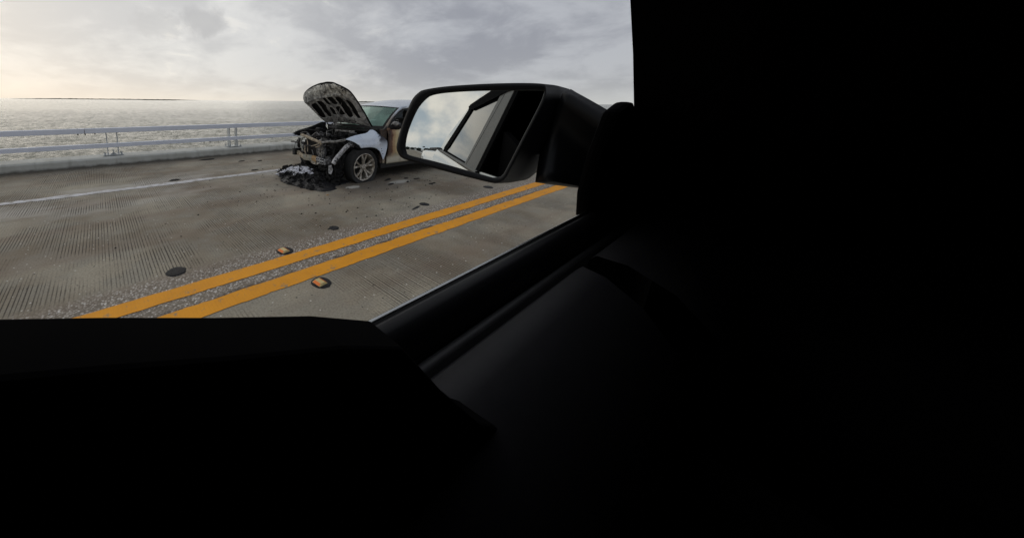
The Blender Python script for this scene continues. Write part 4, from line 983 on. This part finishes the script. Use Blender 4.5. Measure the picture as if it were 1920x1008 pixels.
# gap between fender and door: burnt hinge post
b = MB(); b.box((4.50, YL + .055, .30), (4.66, YL + .11, .97)); b.build('hinge_post', M['bolt'], CAR, bevel=.008)
b = MB(); b.box((4.55, YL + .035, .30), (4.60, YL + .05, .50)); b.build('post_strip', M['tan_burnt'], CAR)

# ================================================================== heap of melted bumper and debris
HP = empty('debris_heap', (3.25, 5.2, 0)); tag(HP, 'heap of black melted bumper plastic with pale ash under the nose of the car', 'debris heap')
outl = [(3.03, 6.02), (2.86, 5.62), (2.70, 5.15), (2.78, 4.78), (2.86, 4.42), (3.02, 4.27), (3.28, 4.30), (3.40, 4.44), (3.78, 4.50), (3.95, 5.1), (3.75, 5.9), (3.40, 6.2), (3.18, 6.15)]
cx_, cy_ = 3.28, 5.22
def outr(a):
    """radius of the outline at angle a from the centre"""
    best = None; d_ = Vector((math.cos(a), math.sin(a)))
    for i in range(len(outl)):
        p_ = Vector(outl[i]) - Vector((cx_, cy_)); q_ = Vector(outl[(i + 1) % len(outl)]) - Vector((cx_, cy_)); e = q_ - p_
        den = d_.x * e.y - d_.y * e.x
        if abs(den) < 1e-9: continue
        t_ = (p_.x * e.y - p_.y * e.x) / den; u_ = (p_.x * d_.y - p_.y * d_.x) / den
        if t_ > 0 and -1e-6 <= u_ <= 1 + 1e-6: best = t_ if best is None else min(best, t_)
    return best or .3
def heap(u, v):
    a = 2 * PI * u; r_ = outr(a) * (1 + .07 * nz((math.cos(a) * 7, math.sin(a) * 7, 1))); x = cx_ + r_ * v * math.cos(a); y = cy_ + r_ * v * math.sin(a)
    prof = (1 - v ** 2.2)
    rg = 1 - abs(nz((x * 5.5, y * 5.5, .3))) * 2; rg2 = 1 - abs(nz((x * 15, y * 15, 2.3))) * 2
    back = min(1, max(.30, (y - 4.3) / 1.0))
    h = prof * (.045 + .095 * back + .06 * rg * back + .03 * rg2) + (.012 if v < .995 else -.01)
    return Vector((x + .02 * nz((x * 18, y * 18, 7)), y + .02 * nz((x * 18, y * 18, 9)), max(-.01, h)))
b = MB(); b.grid(170, 60, heap); b.build('melted_plastic', M['char_gloss'], HP)
rnd = random.Random(3); b = MB()
for i in range(520):
    a = rnd.uniform(0, 2 * PI); v = rnd.random() ** .5 * .98; q = heap(a / (2 * PI), v) + Vector((0, 0, .005))
    if q.x > 3.5: continue
    s = rnd.uniform(.025, .095); d1 = Vector((rnd.uniform(-1, 1), rnd.uniform(-1, 1), rnd.uniform(-.10, .25))).normalized() * s; d2 = Vector((rnd.uniform(-1, 1), rnd.uniform(-1, 1), rnd.uniform(-.3, .3))).normalized() * s * rnd.uniform(.3, .7)
    k = Vector((0, 0, s * .15)); b.add([q - d1, q + d2, q + d1 + k, q - d2 + k * .5, q + k], [(0, 1, 4), (1, 2, 4), (2, 3, 4), (3, 0, 4)])
tag(b.build('charred_shards', M['char'], HP), kind='stuff')
# ragged peak at the far left
b = MB()
for (x, y, s) in ((3.12, 5.80, .12), (3.2, 5.72, .09), (3.05, 5.62, .07), (3.3, 5.9, .08)):
    b.add([(x - s * .9, y, .05), (x + s * .8, y + .03, .07), (x + s * .45, y + .01, .12 + s * .5), (x - s * .7, y - .02, .11 + s * .55), (x - s * .1, y - s, .06)], [(0, 1, 2, 3), (0, 4, 3), (4, 1, 2), (4, 2, 3)])
b.build('plastic_peak', M['char'], HP)
def ashp(cx, cy, rx, ry, rot, seed, name):
    def fn(u, v):
        a = 2 * PI * u; j = 1 + .5 * nz((math.cos(a) * 1.8 + seed, math.sin(a) * 1.8, seed)) + .2 * nz((math.cos(a) * 6 + seed, math.sin(a) * 6, seed)); lx, ly = rx * v * j * math.cos(a), ry * v * j * math.sin(a)
        x = cx + lx * math.cos(rot) - ly * math.sin(rot); y = cy + lx * math.sin(rot) + ly * math.cos(rot)
        aa = math.atan2(y - cy_, x - cx_); vv = min(.99, math.hypot(x - cx_, y - cy_) / outr(aa))
        h = heap((aa % (2 * PI)) / (2 * PI), vv).z
        return Vector((x, y, h + .032 - .034 * v ** 3 + .012 * nz((x * 40, y * 40, 1))))
    b = MB(); b.grid(48, 14, fn); b.build(name, M['ash_white'], HP)
ashp(3.12, 5.22, .22, .26, .3, 2, 'ash_patch'); ashp(3.03, 5.62, .13, .20, .5, 5, 'ash_patch')
b = MB()
def flatd(u, v):
    a = 2 * PI * u; j = 1 + .08 * nz((math.cos(a) * 2, math.sin(a) * 2, 5)); return Vector((3.13 + .20 * v * j * math.cos(a), 4.36 + .13 * v * j * math.sin(a), .002 + .045 * (1 - v ** 3) + .006 * nz((u * 20, v * 4, 0))))
b.grid(40, 10, flatd); b.build('melted_disc', M['char_gloss'], HP, smooth=True)
